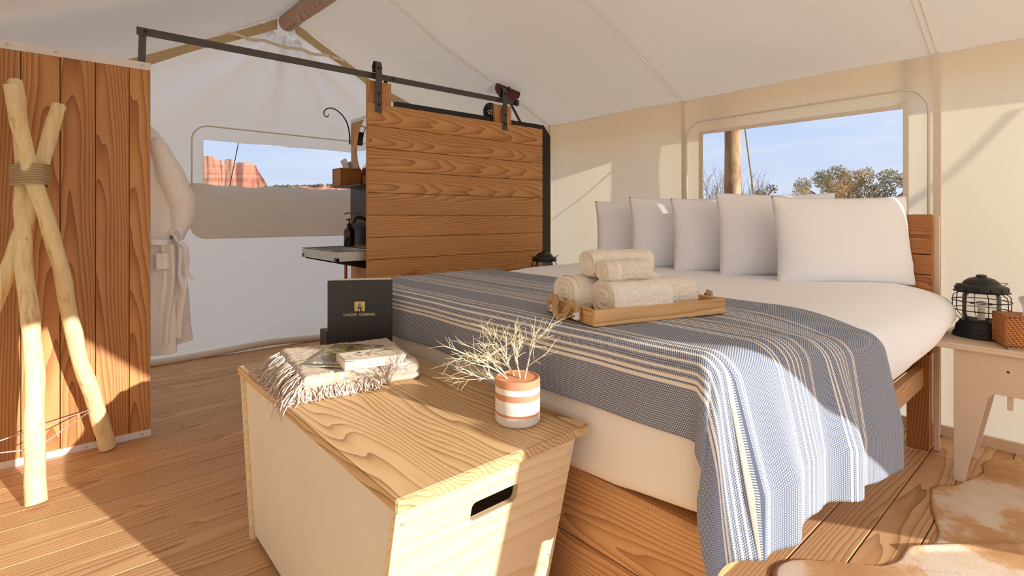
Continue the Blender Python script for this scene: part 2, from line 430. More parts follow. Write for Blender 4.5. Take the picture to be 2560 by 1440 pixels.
# ================================================================ STRUCTURE
XR, YB, YF, XL = 3.68, 5.03, -.9, -.55
PROF = [(-.9, 1.83), (-.55, 1.99), (-.3, 2.1), (.475, 2.475), (1.066, 2.78), (1.58, 3.07), (2.396, 2.63), (2.96, 2.415), (3.68, 2.1), (4.4, 1.78)]
def zr(x):
    for (a, b), (c, d) in zip(PROF, PROF[1:]):
        if x <= c: return b + (d - b) * (x - a) / (c - a)
    return PROF[-1][1]
def struct(o, label=None, cat=None):
    o['kind'] = 'structure'
    if label: o['label'] = label
    return o
def lin_split(a, b, n): return [a + (b - a) * i / n for i in range(n + 1)]
def sheet(mb, us, vs, fn, skip=None):
    idx = {}
    verts = []; fs = []
    for j, v in enumerate(vs):
        for i, u in enumerate(us): idx[i, j] = len(verts); verts.append(fn(u, v))
    for j in range(len(vs) - 1):
        for i in range(len(us) - 1):
            if skip and skip((us[i] + us[i + 1]) / 2, (vs[j] + vs[j + 1]) / 2): continue
            fs.append((idx[i, j], idx[i + 1, j], idx[i + 1, j + 1], idx[i, j + 1]))
    return mb.add(verts, fs)

# floor boards run along X, pitch .1445
sub = MB().box(XL - .1, XR + .1, YF - .6, YB + .1, -.09, -.034)
floor = struct(obj('floor', sub, M_black), 'pine board floor of the tent')
k0 = int((YF - .5 - .585) / .1445)
for k in range(k0, int((YB - .585) / .1445) + 1):
    yc = .585 + .1445 * (k + .5)
    if yc > YB + .03: break
    plank('floor_board', ((XL + XR) / 2, yc, -.016), XR - XL, .1400, .032, M_floor, parent=floor, bevel=.0022)
outer = MB().add([(-60, -60, -.35), (60, -60, -.35), (60, 60, -.35), (-60, 60, -.35)], [(0, 1, 2, 3)])
n_ = NT('desert_sand'); cc_ = n_.coord()
M_sand = n_.fin(n_.mix(n_.noise(cc_, .8, 6).outputs[0], (196, 150, 112), (222, 184, 146)), .95)
gnd = MB().grid(24, 24, lambda u, v: ((u - .5) * 1400, (v - .5) * 1400, -.36))
struct(obj('ground', gnd, M_sand), 'red desert ground outside the tent')

# right wall with window
W1 = (.758, 2.005, 1.10, 1.822)
def fr(y, z):
    return (XR + .012 * nz3(y * 1.7, z * 1.7, 3) + .010 * sin(y * 2 * pi / 1.5) * (z / 2.1), y, z)
wr = MB(); ys = sorted(set(lin_split(YF, W1[0], 14) + lin_split(W1[0], W1[1], 16) + lin_split(W1[1], YB, 30)))
zs = sorted(set(lin_split(0, W1[2], 12) + lin_split(W1[2], W1[3], 9) + lin_split(W1[3], 2.11, 5)))
sheet(wr, ys, zs, fr, lambda y, z: W1[0] < y < W1[1] and W1[2] < z < W1[3])
wall_r = struct(obj('wall_right', wr, M_canvas, smooth=True, fix=False), 'cream canvas wall behind the bed with a clear window')
# back gable wall with window
W2 = (.915, 2.32, 1.445, 1.845)
def fb(x, z):
    dx, dz = x - 1.58, z - 2.97
    d = hypot(dx, dz); a = atan2(dz, dx)
    y = -.042 * (cos(a * 15) + .5 * cos(a * 23 + 1)) * exp(-d / .9) * min(1, d / .12) + .014 * nz3(x * 1.5, z * 1.5, 8)
    if z < .12: y -= .02 * (1 + nz3(x * 2, 1, 1)) * (1 - z / .12)
    return (x, YB + y, z)
wb = MB(); xs = sorted(set(lin_split(XL, W2[0], 24) + lin_split(W2[0], W2[1], 24) + lin_split(W2[1], XR, 24)))
zs = sorted(set([0, .03, .06, .12] + lin_split(.12, W2[2], 12) + lin_split(W2[2], W2[3], 8) + lin_split(W2[3], 2.0, 4)))
sheet(wb, xs, zs, fb, lambda x, z: W2[0] < x < W2[1] and W2[2] < z < W2[3])
xs2 = lin_split(XL, XR, 130)
sheet(wb, xs2, lin_split(0, 1, 24), lambda x, v: fb(x, 2.0 + (max(zr(x), 2.0) - 2.0) * v))
struct(obj('wall_back', wb, M_gable, smooth=True, fix=False), 'cream canvas gable wall with a clear window')
wl = MB(); sheet(wl, lin_split(YF, YB, 30), lin_split(0, 2.0, 10), lambda y, z: (XL + .012 * nz3(y, z, 5), y, z))
struct(obj('wall_left', wl, M_canvas, smooth=True, fix=False), 'cream canvas side wall')
# front wall with the tied back door opening
hole = [(-.3, .02), (-.3, 1.6), (.6, 1.80), (1.04, 1.885), (1.392, 1.56), (1.64, 1.33), (1.95, 1.07), (2.25, .81), (2.9, .24), (2.9, .02)]
outl = [(XL, 0), (XR, 0), (XR, 2.1), (2.96, 2.415), (2.396, 2.63), (1.58, 3.07), (1.066, 2.78), (.475, 2.475), (-.3, 2.1), (XL, 1.99)]
wf = MB().prism(outl, lambda a, b: (a, YF, b), lambda a, b: (a, YF - .002, b), [hole[::-1]])
struct(obj('wall_front', wf, M_cfront), 'cream canvas front wall with the door flap tied open')
plank('shade_post', (1.475, YF - .25, .59), 1.34, .15, .1, M_bedw, ('Z', 'X')); setp(bpy.context.scene.objects['shade_post'], 'short wide post added out of view outside the tent door to shade the bench', 'post')  # unseen post, added only to cast the shadow strip on the bench end
# roof
rf = MB()
def over(y): return .2 if y < 1.5 else (.2 + .15 * min(1, (y - 1.5) / .7))
cols = sorted(set([-.9] + lin_split(-.55, 1.58, 30) + lin_split(1.58, XR, 30) + [4.4]))
def froof(x, y):
    if x > 4: x = XR + over(y)
    sag = -.03 * abs(sin(pi * (y - .608) / 1.5)) * (0 if x > 3.6 or x < -.4 else min(1, abs(x - 1.58) / 1.2) * max(0, sin(pi * abs(x - 1.58) / 2.1)))
    return (x, y, zr(x) + sag + .006 * nz3(x * 2, y * 2, 0))
sheet(rf, cols, lin_split(YF - .02, YB + .02, 72), froof)
struct(obj('ceiling', rf, M_roof, smooth=True, fix=False), 'sloping beige canvas tent roof')

# trims
def wallstrip(y, wd, z0, z1, m): return MB().grid(1, 16, lambda u, v: (XR - .016 - .012 * (0 if 0 < u < 1 else 0), y + (u - .5) * wd, z0 + (z1 - z0) * v))
nt_ = [0]
def trim(mb, m, label, **k):
    nt_[0] += 1; return struct(obj('trim_%d' % nt_[0], mb, m, **k), label)
for i, (y, wd) in enumerate([(.608, .034), (2.157, .026), (3.62, .03)]):
    t = MB().box(XR - .028, XR - .014, y - wd / 2, y + wd / 2, .05, 2.1)
    trim(t, M_tape2, ['vertical seam strip of the canvas wall beside the headboard', 'vertical seam strip of the canvas wall left of the bed window', 'vertical seam strip of the canvas wall next to the black framed partition'][i])
for i, y in enumerate((.608, 2.157, 3.62)):
    t = MB(); pts = lin_split(1.66, 3.66, 40)
    for off in (0, .03):
        t.tube([(x, y + off, froof(x, y)[2] - .006) for x in pts], .0028, 4)
    trim(t, M_tape2, ['double stitched roof seam above the bed window', 'double stitched roof seam left of the bed window', 'double stitched roof seam ending at the sliding door'][i])
t = MB()
for a, b in ((-.5, 1.50), (1.66, 3.66)):
    n = 30
    t.grid(n, 1, lambda u, v: ((lambda x: (x, YB - .035 - .01 * sin(x * 9), zr(x) - .015 - (.085 + .012 * sin(x * 5)) * v))(a + (b - a) * u)))
trim(t, M_tape, 'beige tape along the gable edge of the roof')
t = MB().grid(30, 1, lambda u, v: (1.05 + 1.15 * u, YB - .036 + .01 * sin(u * 40), 2.77 + .03 * (1 - u) - .03 * v + .008 * sin(u * 25)))
trim(t, M_tape2, 'short horizontal tape below the ridge on the gable')
bb = MB().box(XR - .05, XR - .03, YF, YB - .3, 0, .055)
struct(obj('baseboard_right', bb, M_bamboo), 'pale wooden base rail along the canvas wall')
t = MB().tube([(x, YB - .03 + .012 * sin(x * 9), .035 + .012 * sin(x * 5 + 1)) for x in lin_split(XL, XR, 40)], .03, 8)
trim(t, M_hem, 'rolled hem of the gable wall on the floor', smooth=True)

# windows
def rounded(x0, x1, z0, z1, r, n=6, open_bottom=False):
    pts = []
    for cx, cz, a0 in ((x0 + r, z1 - r, pi), (x1 - r, z1 - r, pi / 2)):
        for i in range(n + 1):
            a = a0 - i * pi / 2 / n; pts.append((cx + r * cos(a), cz + r * sin(a)))
    if open_bottom: return [(x0, z0)] + pts + [(x1, z0)]
    for cx, cz, a0 in ((x1 - r, z0 + r, 0), (x0 + r, z0 + r, -pi / 2)):
        for i in range(n + 1):
            a = a0 - i * pi / 2 / n; pts.append((cx + r * cos(a), cz + r * sin(a)))
    return pts
def win(name, label):
    o = bpy.data.objects.new(name, None); link(o, Matrix(), None); return struct(o, label)
w1 = win('window_1', 'clear vinyl window in the canvas above the headboard')
obj('pane', MB().grid(20, 12, lambda u, v: (XR + .004 + .006 * nz3(u * 3, v * 3, 2), W1[0] + (W1[1] - W1[0]) * u, W1[2] + (W1[3] - W1[2]) * v)), M_vinyl, w1, smooth=True, fix=False)
hem = MB()
for a, b, c, d in ((W1[0] - .022, W1[0] + .004, W1[2], W1[3] - .004), (W1[1] - .004, W1[1] + .022, W1[2], W1[3] - .004), (W1[0] - .022, W1[1] + .022, W1[3] - .004, W1[3] + .02)):
    hem.box(XR - .026, XR - .016, a, b, c, d)
obj('window_hem', hem, M_tape2, w1)
pp = [(XR - .024, y, z + .006 * sin(y * 12)) for y, z in rounded(.645, 2.13, .9, 1.925, .14, 6, True)]
obj('piping', MB().tube(pp, .007, 6), M_hem, w1, smooth=True)
obj('flap_roll', MB().tube([(XR - .03, y, 1.10) for y in lin_split(.66, 2.1, 10)], .03, 8), M_flap, w1, smooth=True)
w2 = win('window_2', 'clear vinyl window in the gable wall with its flap turned down')
obj('pane', MB().grid(20, 8, lambda u, v: (W2[0] + (W2[1] - W2[0]) * u, YB + .004 + .005 * nz3(u * 3, v * 3, 4), W2[2] + (W2[3] - W2[2]) * v)), M_vinyl, w2, smooth=True, fix=False)
obj('piping', MB().tube([(x, YB - .03, z + .008 * sin(x * 8)) for x, z in rounded(.825, 2.42, 1.4, 1.955, .12, 6, True)], .007, 6), M_hem, w2, smooth=True)
# folded down flap
def flapf(u, v):
    x = .805 + (2.44 - .805) * u; ztop = 1.462 + .008 * sin(x * 9) + .006 * sin(x * 23)
    zb = 1.012
    r = .13; e = min(x - .805, 2.44 - x)
    if e < r: zb += r - sqrt(max(0, r * r - (r - e) ** 2))
    z = zb + (ztop - zb) * v
    return (x, YB - .045 - .02 * sin(pi * v) + .012 * nz3(x * 3 + z * 2, z * 5, 6), z)
obj('flap', MB().grid(80, 16, flapf), M_flap, w2, smooth=True, fix=False)
ed = [flapf(i / 60, 0) for i in range(61)]
obj('flap_binding', MB().tube([(p[0], p[1] - .003, p[2]) for p in ed], .006, 6), M_tape2, w2, smooth=True)
obj('strap_tab', MB().box(.6, .81, YB - .028, YB - .02, 1.425, 1.465), M_flap, w2)

# ================================================================ RIDGE BEAM, SCREEN, RAIL, DOOR
rb = MB(); pts = []; rad = []
for i in range(25):
    y = 4.96 - i * 5.8 / 24
    pts.append((1.585 + .012 * sin(y * 2), y, 2.975 + .008 * sin(y * 3))); rad.append(.078 + .004 * sin(y * 5))
pts = [(pts[0][0], 5.0, pts[0][2])] + pts; rad = [.062] + rad
rb.tube(pts, rad, 20)
o = obj('ridge_beam', rb, M_log, smooth='auto'); setp(o, 'weathered round log beam under the tent ridge', 'beam')

YP = 3.435
ps = empty('wooden_screen', (0, YP + .02, 0), 'tall reddish wooden screen of vertical boards behind the pole tripod', 'partition')
sx_ = [-.42, -.283, -.143, 0, .138, .279, .374]
for a, b in zip(sx_, sx_[1:]):
    plank('board', ((a + b) / 2, YP + .018, 1.02), 2.0, b - a - .003, .034, M_screen, ('Z', 'X'), ps)
obj('leak_block', MB().box(-.42, .373, YP + .034, YP + .0395, .03, 2.0), M_screen, ps)  # hidden sheet added to stop light leaking through the board gaps
for nm, z0, z1 in (('top_strip', 1.995, 2.036), ('bottom_strip', 0.0, .034)):
    st = obj(nm, MB().box(-.42, .3745, YP - .004, YP + .04, z0, z1), M_alu, ps, bevel=.001)
    for x in ((.335, -.015, -.19) if z0 > 1 else (.335, .1)):
        obj('screw', MB().lathe([(.0, -.0035), (.006, -.003), (.0075, 0)], (x, YP - .004, (z0 + z1) / 2), 10, 'Y'), M_chrome, st, smooth=True)
stb = obj('strut', MB().add([(.318, YP + .04, 1.98), (.352, YP + .04, 1.98), (.352, YP + .05, 1.98), (.318, YP + .05, 1.98), (.318, 3.405, 2.19), (.352, 3.405, 2.19), (.352, 3.411, 2.19), (.318, 3.411, 2.19)],
    [(0, 1, 2, 3), (4, 5, 6, 7), (0, 1, 5, 4), (1, 2, 6, 5), (2, 3, 7, 6), (3, 0, 4, 7)]), M_metal, ps)

rl = empty('door_rail', (.307, 3.4, 2.17), 'long dark steel flat rail running above the sliding wooden door', 'rail')
obj('bar', MB().box(.307, 3.03, 3.396, 3.404, 2.171, 2.213), M_metal, rl, bevel=.001)
def bolt(x, z, p, y=3.396, r=.009):
    return obj('bolt', MB().lathe([(0, -.009), (r * .8, -.009), (r, -.006), (r, 0)], (x, y, z), 6, 'Y'), M_black, p)
bolt(.345, 2.196, rl); bolt(1.82, 2.193, rl); bolt(3.0, 2.192, rl)
obj('end_stop', MB().box(3.0, 3.03, 3.37, 3.40, 2.165, 2.215), M_metal, rl, bevel=.003)
obj('brace', MB().tube([(1.80, 3.41, 2.19), (1.80, 3.47, 2.19), (1.81, 3.48, 1.99)], .016, 4), M_metal, rl)
obj('brace', MB().tube([(2.97, 3.415, 2.18), (3.12, 3.45, 2.035)], .015, 4), M_metal, rl)

bd = empty('sliding_door', (1.6, 3.38, 0), 'sliding barn door of wide horizontal stained boards hung from the steel rail', 'door')
for i in range(12):
    zc = 1.991 - .157 * (i + .5)
    plank('board', ((1.609 + 3.308) / 2, 3.377, zc), 1.699, .1545, .03, M_door, ('X', 'Z'), bd, bevel=.003)
for a, b in ((1.623, 1.805), (2.777, 2.957)):
    plank('stile', ((a + b) / 2, 3.408, 1.13), 2.05 if a < 2 else 2.04, b - a, .03, M_door, ('Z', 'X'), bd)
for xc in (1.687, 2.852):
    hg = MB(); w_ = .024
    hg.box(xc - w_, xc + w_, 3.352, 3.358, 1.93, 2.26)
    n = 10; arc = [(3.3795 - .0245 * cos(pi * i / n), 2.26 + .026 * sin(pi * i / n) * 1.25) for i in range(n + 1)]
    for (y0, z0), (y1, z1) in zip(arc, arc[1:]):
        hg.add([(xc - w_, y0, z0), (xc + w_, y0, z0), (xc + w_, y1, z1), (xc - w_, y1, z1)], [(0, 1, 2, 3)])
    hg.box(xc - w_, xc + w_, 3.401, 3.407, 2.218, 2.26)
    h = obj('hanger_strap', hg, M_metal, bd, smooth=False)
    obj('wheel', MB().lathe([(0, -.012), (.034, -.012), (.036, -.009), (.03, 0), (.036, .009), (.034, .012), (0, .012)], (xc, 3.3795, 2.249), 28, 'Y'), M_black, h, smooth='auto')
    for z in (2.24, 2.06, 1.985): obj('bolt', MB().lathe([(0, -.009), (.008, -.009), (.01, -.006), (.01, 0)], (xc, 3.352, z), 6, 'Y'), M_black, h)

# partition behind the door
bp = [(1.86, 0), (3.472, 0), (3.472, 1.952), (3.385, 2.043), (1.86, 2.043)]
pt = empty('partition_wall', (2.6, 3.45, 0), 'black framed partition wall behind the sliding door with a clipped top corner', 'partition')
obj('panel', MB().prism(bp, lambda a, b: (a, 3.425, b), lambda a, b: (a, 3.47, b)), M_black, pt, bevel=.002)

# discs above the partition
d1 = MB(); c1 = Vector((3.05, 3.55, 2.335)); v_ = (Vector((0, 0, H)) - c1).normalized()
nrm = (v_ * .72 + (Vector((sin(yaw), -cos(yaw), 0)) * .41 + Vector((0, 0, .91))) * .62).normalized()
q = nrm.to_track_quat('Z', 'Y')
vs = MB().lathe([(0, -.004), (.116, -.004), (.12, 0), (.116, .004), (0, .004)], (0, 0, 0), 40)
d1.add([c1 + q @ Vector(v) for v in vs.v], vs.f)
d1.tube([c1 + nrm * .003, c1 + nrm * .05], .008, 8)
o = obj('ceiling_disc', d1, M_red, smooth='auto'); setp(o, 'dark red round disc hanging just under the canvas beside the rail end', 'disc')
dsc = empty('logo_disc', (2.87, 3.55, 2.04), 'dark maroon round disc with a small white mark on top of the partition', 'disc')
obj('plate', MB().lathe([(0, -.004), (.085, -.004), (.09, 0), (.085, .004), (0, .004)], (2.85, 3.54, 2.105), 36, 'Y'), plain('maroon_enamel', (50, 26, 26), .4), dsc, smooth='auto')
obj('stem', MB().tube([(2.85, 3.54, 2.03), (2.85, 3.50, 1.9), (2.85, 3.47, 1.85)], .008, 8), M_black, dsc)
mk = MB()
for pts in ([(-.02, .0), (-.035, .012), (-.02, .022), (0, .02), (-.01, .004), (-.03, -.008)], [(0, .02), (.012, .04), (.014, .02), (.006, 0), (.02, -.012)], [(-.03, -.012), (.0, -.004), (.01, -.018)]):
    mk.tube([(2.84 + a, 3.534, 2.10 + b) for a, b in pts], .004, 5)
obj('white_mark', mk, M_inkw, dsc)

# ================================================================ WASH STATION
XM = 1.84
mw = empty('washroom_panel', (XM + .02, 3.8, 0), 'narrow upright wooden panel carrying the mirror and sink beside the sliding door', 'panel')
yy = [3.475, 3.62, 3.76, 3.90, 4.03, 4.17]
for a, b in zip(yy, yy[1:]):
    plank('board', (XM + .02, (a + b) / 2, .995), 1.98, b - a - .003, .034, M_door, ('Z', 'Y'), mw)
obj('top_strip', MB().box(XM, XM + .04, 3.475, 4.172, 1.975, 2.005), M_alu, mw, bevel=.001)
mr = empty('round_mirror', (XM, 3.767, 1.745), 'round frameless mirror on the washroom panel', 'mirror')
obj('glass', MB().lathe([(0, -.008), (.258, -.008), (.262, -.005), (.262, 0)], (XM, 3.767, 1.745), 64, 'X'), M_mirror, mr, smooth='auto')
for z, y in ((1.93, 3.958), (1.56, 3.958)):
    obj('clip', MB().box(XM - .014, XM, y - .004, y + .004, z - .006, z + .006), M_chrome, mr, bevel=.003)
sh = obj('wall_shelf', MB().box(1.645, XM, 3.55, 4.12, 1.427, 1.433).box(XM - .004, XM, 3.49, 4.165, 1.13, 1.433).box(1.80, XM, 3.49, 4.165, 1.126, 1.132), M_metal, None, bevel=.001)
setp(sh, 'black metal shelf and backsplash above the sink', 'shelf')
bs = MB().box(XM - .006, XM - .001, 3.50, 4.16, .97, 1.125)
o = obj('splash_plate', bs, M_black); setp(o, 'black plate behind the pump bottle', 'splashback')
sk = empty('steel_sink', (1.64, 3.8, .95), 'small rectangular stainless steel sink on black brackets', 'sink')
x0, x1, y0, y1, z0, z1 = 1.425, XM - .001, 3.455, 4.12, .885, .955
ob = [(x0, y0), (x1, y0), (x1, y1), (x0, y1)]; ib = [(x0 + .02, y0 + .02), (x1 - .11, y0 + .02), (x1 - .11, y1 - .02), (x0 + .02, y1 - .02)]
s_ = MB().prism(ob, lambda a, b: (a, b, z1), lambda a, b: (a, b, z1 - .004), [ib[::-1]])
for (a, b), (c, d) in zip(ob, ob[1:] + ob[:1]): s_.add([(a, b, z0), (c, d, z0), (c, d, z1), (a, b, z1)], [(0, 1, 2, 3)])
for (a, b), (c, d) in zip(ib, ib[1:] + ib[:1]): s_.add([(a, b, z0 + .01), (c, d, z0 + .01), (c, d, z1), (a, b, z1)], [(0, 1, 2, 3)])
s_.add([(a, b, z0 + .01) for a, b in ib], [(0, 1, 2, 3)]); s_.add([(a, b, z0) for a, b in ob], [(3, 2, 1, 0)])
obj('basin', s_, M_steel, sk, fix=False)
for y in (3.56, 4.09):
    obj('bracket', MB().add([(1.44, y - .012, z0), (XM, y - .012, z0), (XM, y - .012, z0 - .10), (1.75, y - .012, z0 - .085), (1.44, y - .012, z0 - .012),
        (1.44, y + .012, z0), (XM, y + .012, z0), (XM, y + .012, z0 - .10), (1.75, y + .012, z0 - .085), (1.44, y + .012, z0 - .012)],
        [(0, 1, 2, 3, 4), (9, 8, 7, 6, 5), (0, 1, 6, 5), (1, 2, 7, 6), (2, 3, 8, 7), (3, 4, 9, 8), (4, 0, 5, 9)]), M_black, sk)
for y in (3.475, 4.1):
    obj('corner_clip', MB().box(x0 - .004, x0 + .02, y - .02, y + .02, z0 - .002, z0 + .026), M_metal, sk, bevel=.002)
obj('drain_pipe', MB().tube([(1.72, 3.99, z0), (1.72, 3.99, .5), (1.76, 3.99, .44), (XM, 3.99, .44)], .012, 10), M_copper, sk, smooth='auto')
fc = empty('faucet', (XM, 3.86, 1.13), 'aged brass tap above the sink', 'faucet')
obj('spout', MB().tube([(XM, 3.86, 1.165), (1.80, 3.86, 1.185), (1.76, 3.86, 1.19), (1.732, 3.86, 1.175), (1.72, 3.86, 1.148)], [.014, .013, .013, .014, .017], 12), M_brass, fc, smooth='auto')
obj('lever', MB().tube([(1.80, 3.86, 1.185), (1.78, 3.88, 1.215), (1.72, 3.93, 1.225), (1.69, 3.95, 1.216)], [.006, .005, .005, .006], 8), M_brass, fc, smooth='auto')
bt = empty('soap_bottle', (1.762, 4.02, .955), 'amber glass pump bottle on the sink rim', 'bottle')
obj('body', MB().lathe([(0, 0), (.038, 0), (.042, .005), (.042, .115), (.038, .135), (.022, .15), (.015, .156), (.015, .166)], (1.762, 4.02, .956), 28), M_amber, bt, smooth='auto')
obj('pump', MB().lathe([(0, .16), (.018, .16), (.018, .178), (.012, .182), (.006, .186), (.006, .21), (.012, .212), (.012, .222), (0, .224)], (1.762, 4.02, .956), 20).tube([(1.762, 4.02, 1.172), (1.73, 3.99, 1.172), (1.722, 3.984, 1.166)], .004, 8), M_black, bt, smooth='auto')
hk = MB(); pl = [(XM - .008, 4.165, 1.80), (XM - .012, 4.168, 1.90), (XM - .03, 4.17, 1.975), (XM - .065, 4.17, 2.03), (XM - .11, 4.17, 2.068), (XM - .155, 4.17, 2.085), (XM - .195, 4.17, 2.078), (XM - .222, 4.17, 2.054), (XM - .226, 4.17, 2.028), (XM - .212, 4.17, 2.010), (XM - .195, 4.17, 2.012), (XM - .188, 4.17, 2.03)]
# smooth by Catmull-Rom
def crom(p, n=5):
    p = [Vector(q) for q in p]; o = []
    for i in range(len(p) - 1):
        a, b, c, d = p[max(i - 1, 0)], p[i], p[i + 1], p[min(i + 2, len(p) - 1)]
        for k in range(n):
            t = k / n; o.append(.5 * ((2 * b) + (c - a) * t + (2 * a - 5 * b + 4 * c - d) * t * t + (3 * b - a - 3 * c + d) * t ** 3))
    return o + [p[-1]]
hp = crom(pl); hk.tube(hp, [.0065 - .003 * i / len(hp) for i in range(len(hp))], 8)
o = obj('plant_hook', hk, M_black, smooth='auto'); setp(o, 'black curled iron hook on the end of the washroom panel', 'hook')

def tissue_box(c, ex, L, Wd, Ht, label, group=None, ph=.09):
    t = empty('tissue_box', c, label, 'tissue box', group)
    ex = Vector((ex[0], ex[1], 0)).normalized(); M = frame(c, ex, Vector((-ex.y, ex.x, 0)))
    b = MB(); o = [(-L / 2, -Wd / 2), (L / 2, -Wd / 2), (L / 2, Wd / 2), (-L / 2, Wd / 2)]
    hl = [(cos(a) * L * .3, sin(a) * Wd * .2) for a in [2 * pi * i / 16 for i in range(16)]]
    b.prism(o, lambda a, c_: (a, c_, Ht), lambda a, c_: (a, c_, Ht - .006), [hl[::-1]])
    for (p, q), (r, s) in zip(o, o[1:] + o[:1]): b.add([(p, q, 0), (r, s, 0), (r, s, Ht), (p, q, Ht)], [(0, 1, 2, 3)])
    b.add([(p, q, .002) for p, q in o], [(0, 1, 2, 3)])
    obj('basket', b, M_rattan, t, M=M, fix=False)
    e = MB()
    for z in (.004, Ht - .003): e.tube([(p, q, z) for p, q in o], .0045, 6, closed=True)
    for p, q in o: e.tube([(p, q, 0), (p, q, Ht)], .0045, 6)
    obj('braided_edge', e, M_rattan, t, M=M, smooth=True)
    obj('tissue', MB().grid(14, 10, lambda u, v: ((u - .5) * L * .5 * (1 - .25 * v) + .012 * sin(v * 4), .018 * sin(u * 9 + v * 2) * (1 + v), Ht - .02 + ph * v * (1 - .5 * (u - .4) ** 2) + .012 * sin(u * 7) * v)), M_tissue, t, M=M, smooth=True, fix=False)
    return t
tissue_box((1.742, 4.02, 1.434), (1, 0), .165, .15, .145, 'small woven rattan tissue box on the black shelf by the mirror')

o = obj('floor_box', MB().box(1.79, 2.1, 4.55, 4.72, 0, .17), M_metal, bevel=.004); setp(o, 'small dark grey metal box on the floor by the gable wall, left of the binder', 'box')

# ================================================================ ROBE
rb_ = empty('bathrobe', (.42, 3.56, 1.75), 'white waffle bathrobe hanging behind the wooden screen', 'bathrobe')
prof = [(1.71, .035, .03), (1.68, .06, .04), (1.60, .095, .055), (1.45, .13, .07), (1.25, .15, .075), (1.07, .125, .07), (1.03, .12, .068), (.95, .14, .075), (.75, .155, .08), (.55, .16, .085), (.44, .165, .085)]
def robef(u, v):
    t = v * (len(prof) - 1); i = min(int(t), len(prof) - 2); f = t - i
    z, a, b = [prof[i][k] * (1 - f) + prof[i + 1][k] * f for k in range(3)]
    an = 2 * pi * u; fold = 1 + (.15 + .13 * v) * sin(an * 7 + v * 2) * min(1, v * 3) + .05 * sin(an * 3 + 1)
    zz = z
    if v > .93: zz += .03 * sin(an * 2 + 1)
    return (.36 + a * cos(an) * fold + .02 * v, 3.58 + b * sin(an) * fold, zz)
body = obj('body', MB().grid(140, 60, robef, close_u=True), M_waffle, rb_, smooth=True, fix=False)
sl = crom([(.40, 3.56, 1.63), (.455, 3.545, 1.5), (.505, 3.535, 1.36), (.535, 3.53, 1.26), (.53, 3.53, 1.16), (.50, 3.53, 1.08)], 6)
srad = [.045 + .028 * sin(pi * min(1, i / len(sl) * 1.15)) + .002 * sin(i * .9) for i in range(len(sl))]
obj('sleeve', MB().tube(sl, srad, 20), M_waffle, rb_, smooth=True)
obj('cuff', MB().tube(crom([(.515, 3.50, 1.30), (.55, 3.50, 1.275), (.575, 3.515, 1.23)], 4), [.03, .034, .036, .036, .034, .034, .03, .026, .02], 14), M_waffle, rb_, smooth=True)
obj('skirt_panel', MB().grid(40, 30, lambda u, v: (.425 + .115 * u + .012 * sin(v * 5), 3.50 + .03 * sin(u * 11 + v) - .02 * (1 - v), 1.04 - (.55 + .012 * sin(u * 6)) * v)), M_waffle, rb_, smooth=True, fix=False)
obj('pocket', MB().grid(8, 8, lambda u, v: (.405 + .075 * u, 3.487 + .006 * sin(u * 3), .99 - .09 * v)), M_waffle, rb_, smooth=True, fix=False)
def ribbon(pts, wv, wd):
    p = crom(pts, 5); m = MB(); wv = Vector(wv)
    return m.grid(len(p) - 1, 1, lambda u, v: tuple(p[int(round(u * (len(p) - 1)))] + wv * (v - .5) * wd))
M_belt = M_pillow
obj('belt', MB().grid(60, 2, lambda u, v: (.362 + .15 * cos(2 * pi * u), 3.575 + .098 * sin(2 * pi * u), 1.055 + .03 * (v - .5) + .004 * sin(u * 20)), close_u=True), M_belt, rb_, smooth=True, fix=False)
lp = MB()
for pts in ([(.515, 3.47, 1.05), (.49, 3.465, 1.09), (.505, 3.46, 1.125), (.525, 3.462, 1.10), (.515, 3.465, 1.055)],
            [(.515, 3.47, 1.05), (.545, 3.462, 1.02), (.553, 3.46, .95), (.548, 3.462, .88), (.58, 3.46, .835)],
            [(.515, 3.47, 1.05), (.518, 3.462, .97), (.512, 3.46, .88), (.53, 3.462, .80), (.54, 3.46, .77)]):
    p = crom(pts, 6); n = len(p)
    lp.grid(n - 1, 1, lambda u, v: tuple(p[int(round(u * (n - 1)))] + Vector((.011, .012, .006)) * (v - .5) * 2))
obj('belt_tie', lp, M_belt, rb_, smooth=True, fix=False)
rh = obj('robe_hook', MB().tube(crom([(.30, YP + .036, 1.63), (.34, 3.53, 1.62), (.385, 3.535, 1.615), (.40, 3.535, 1.63)], 4), .006, 8), M_black, smooth='auto')
setp(rh, 'black hook on the back of the wooden screen holding the robe', 'hook')

# ================================================================ POLE TRIPOD
tp = empty('pole_tripod', (-.1, 3.13, 0), 'tripod of three peeled wooden poles lashed with rope before the wooden screen', 'tripod')
def pole(p0, p1, r0, r1, sd):
    p0, p1 = Vector(p0), Vector(p1); n = 22; d = (p1 - p0); s = d.cross(Vector((0, 1, 0))).normalized()
    pts = [p0 + d * (i / n) + s * (.008 * sin(i * .55 + sd) + .002 * sin(i * 1.7 + sd)) for i in range(n + 1)]
    rd = [r0 + (r1 - r0) * i / n + .0014 * sin(i * 2.1 + sd) for i in range(n + 1)]
    e1 = p0 + (p1 - p0) * 1.003
    m = MB().tube(pts + [pts[-1] + d.normalized() * .006], rd + [rd[-1] * .86], 24)
    # knots
    rr = random.Random(sd)
    return obj('pole', m, M_pole, tp, smooth='auto')
pole((-.066, 2.91, .012), (-.152, 3.325, 1.825), .036, .027, 1)
pole((.175, 3.365, .012), (-.157, 3.022, 1.75), .036, .0275, 4)
pole((-.40, 3.12, .012), (.005, 3.217, 1.715), .036, .028, 9)
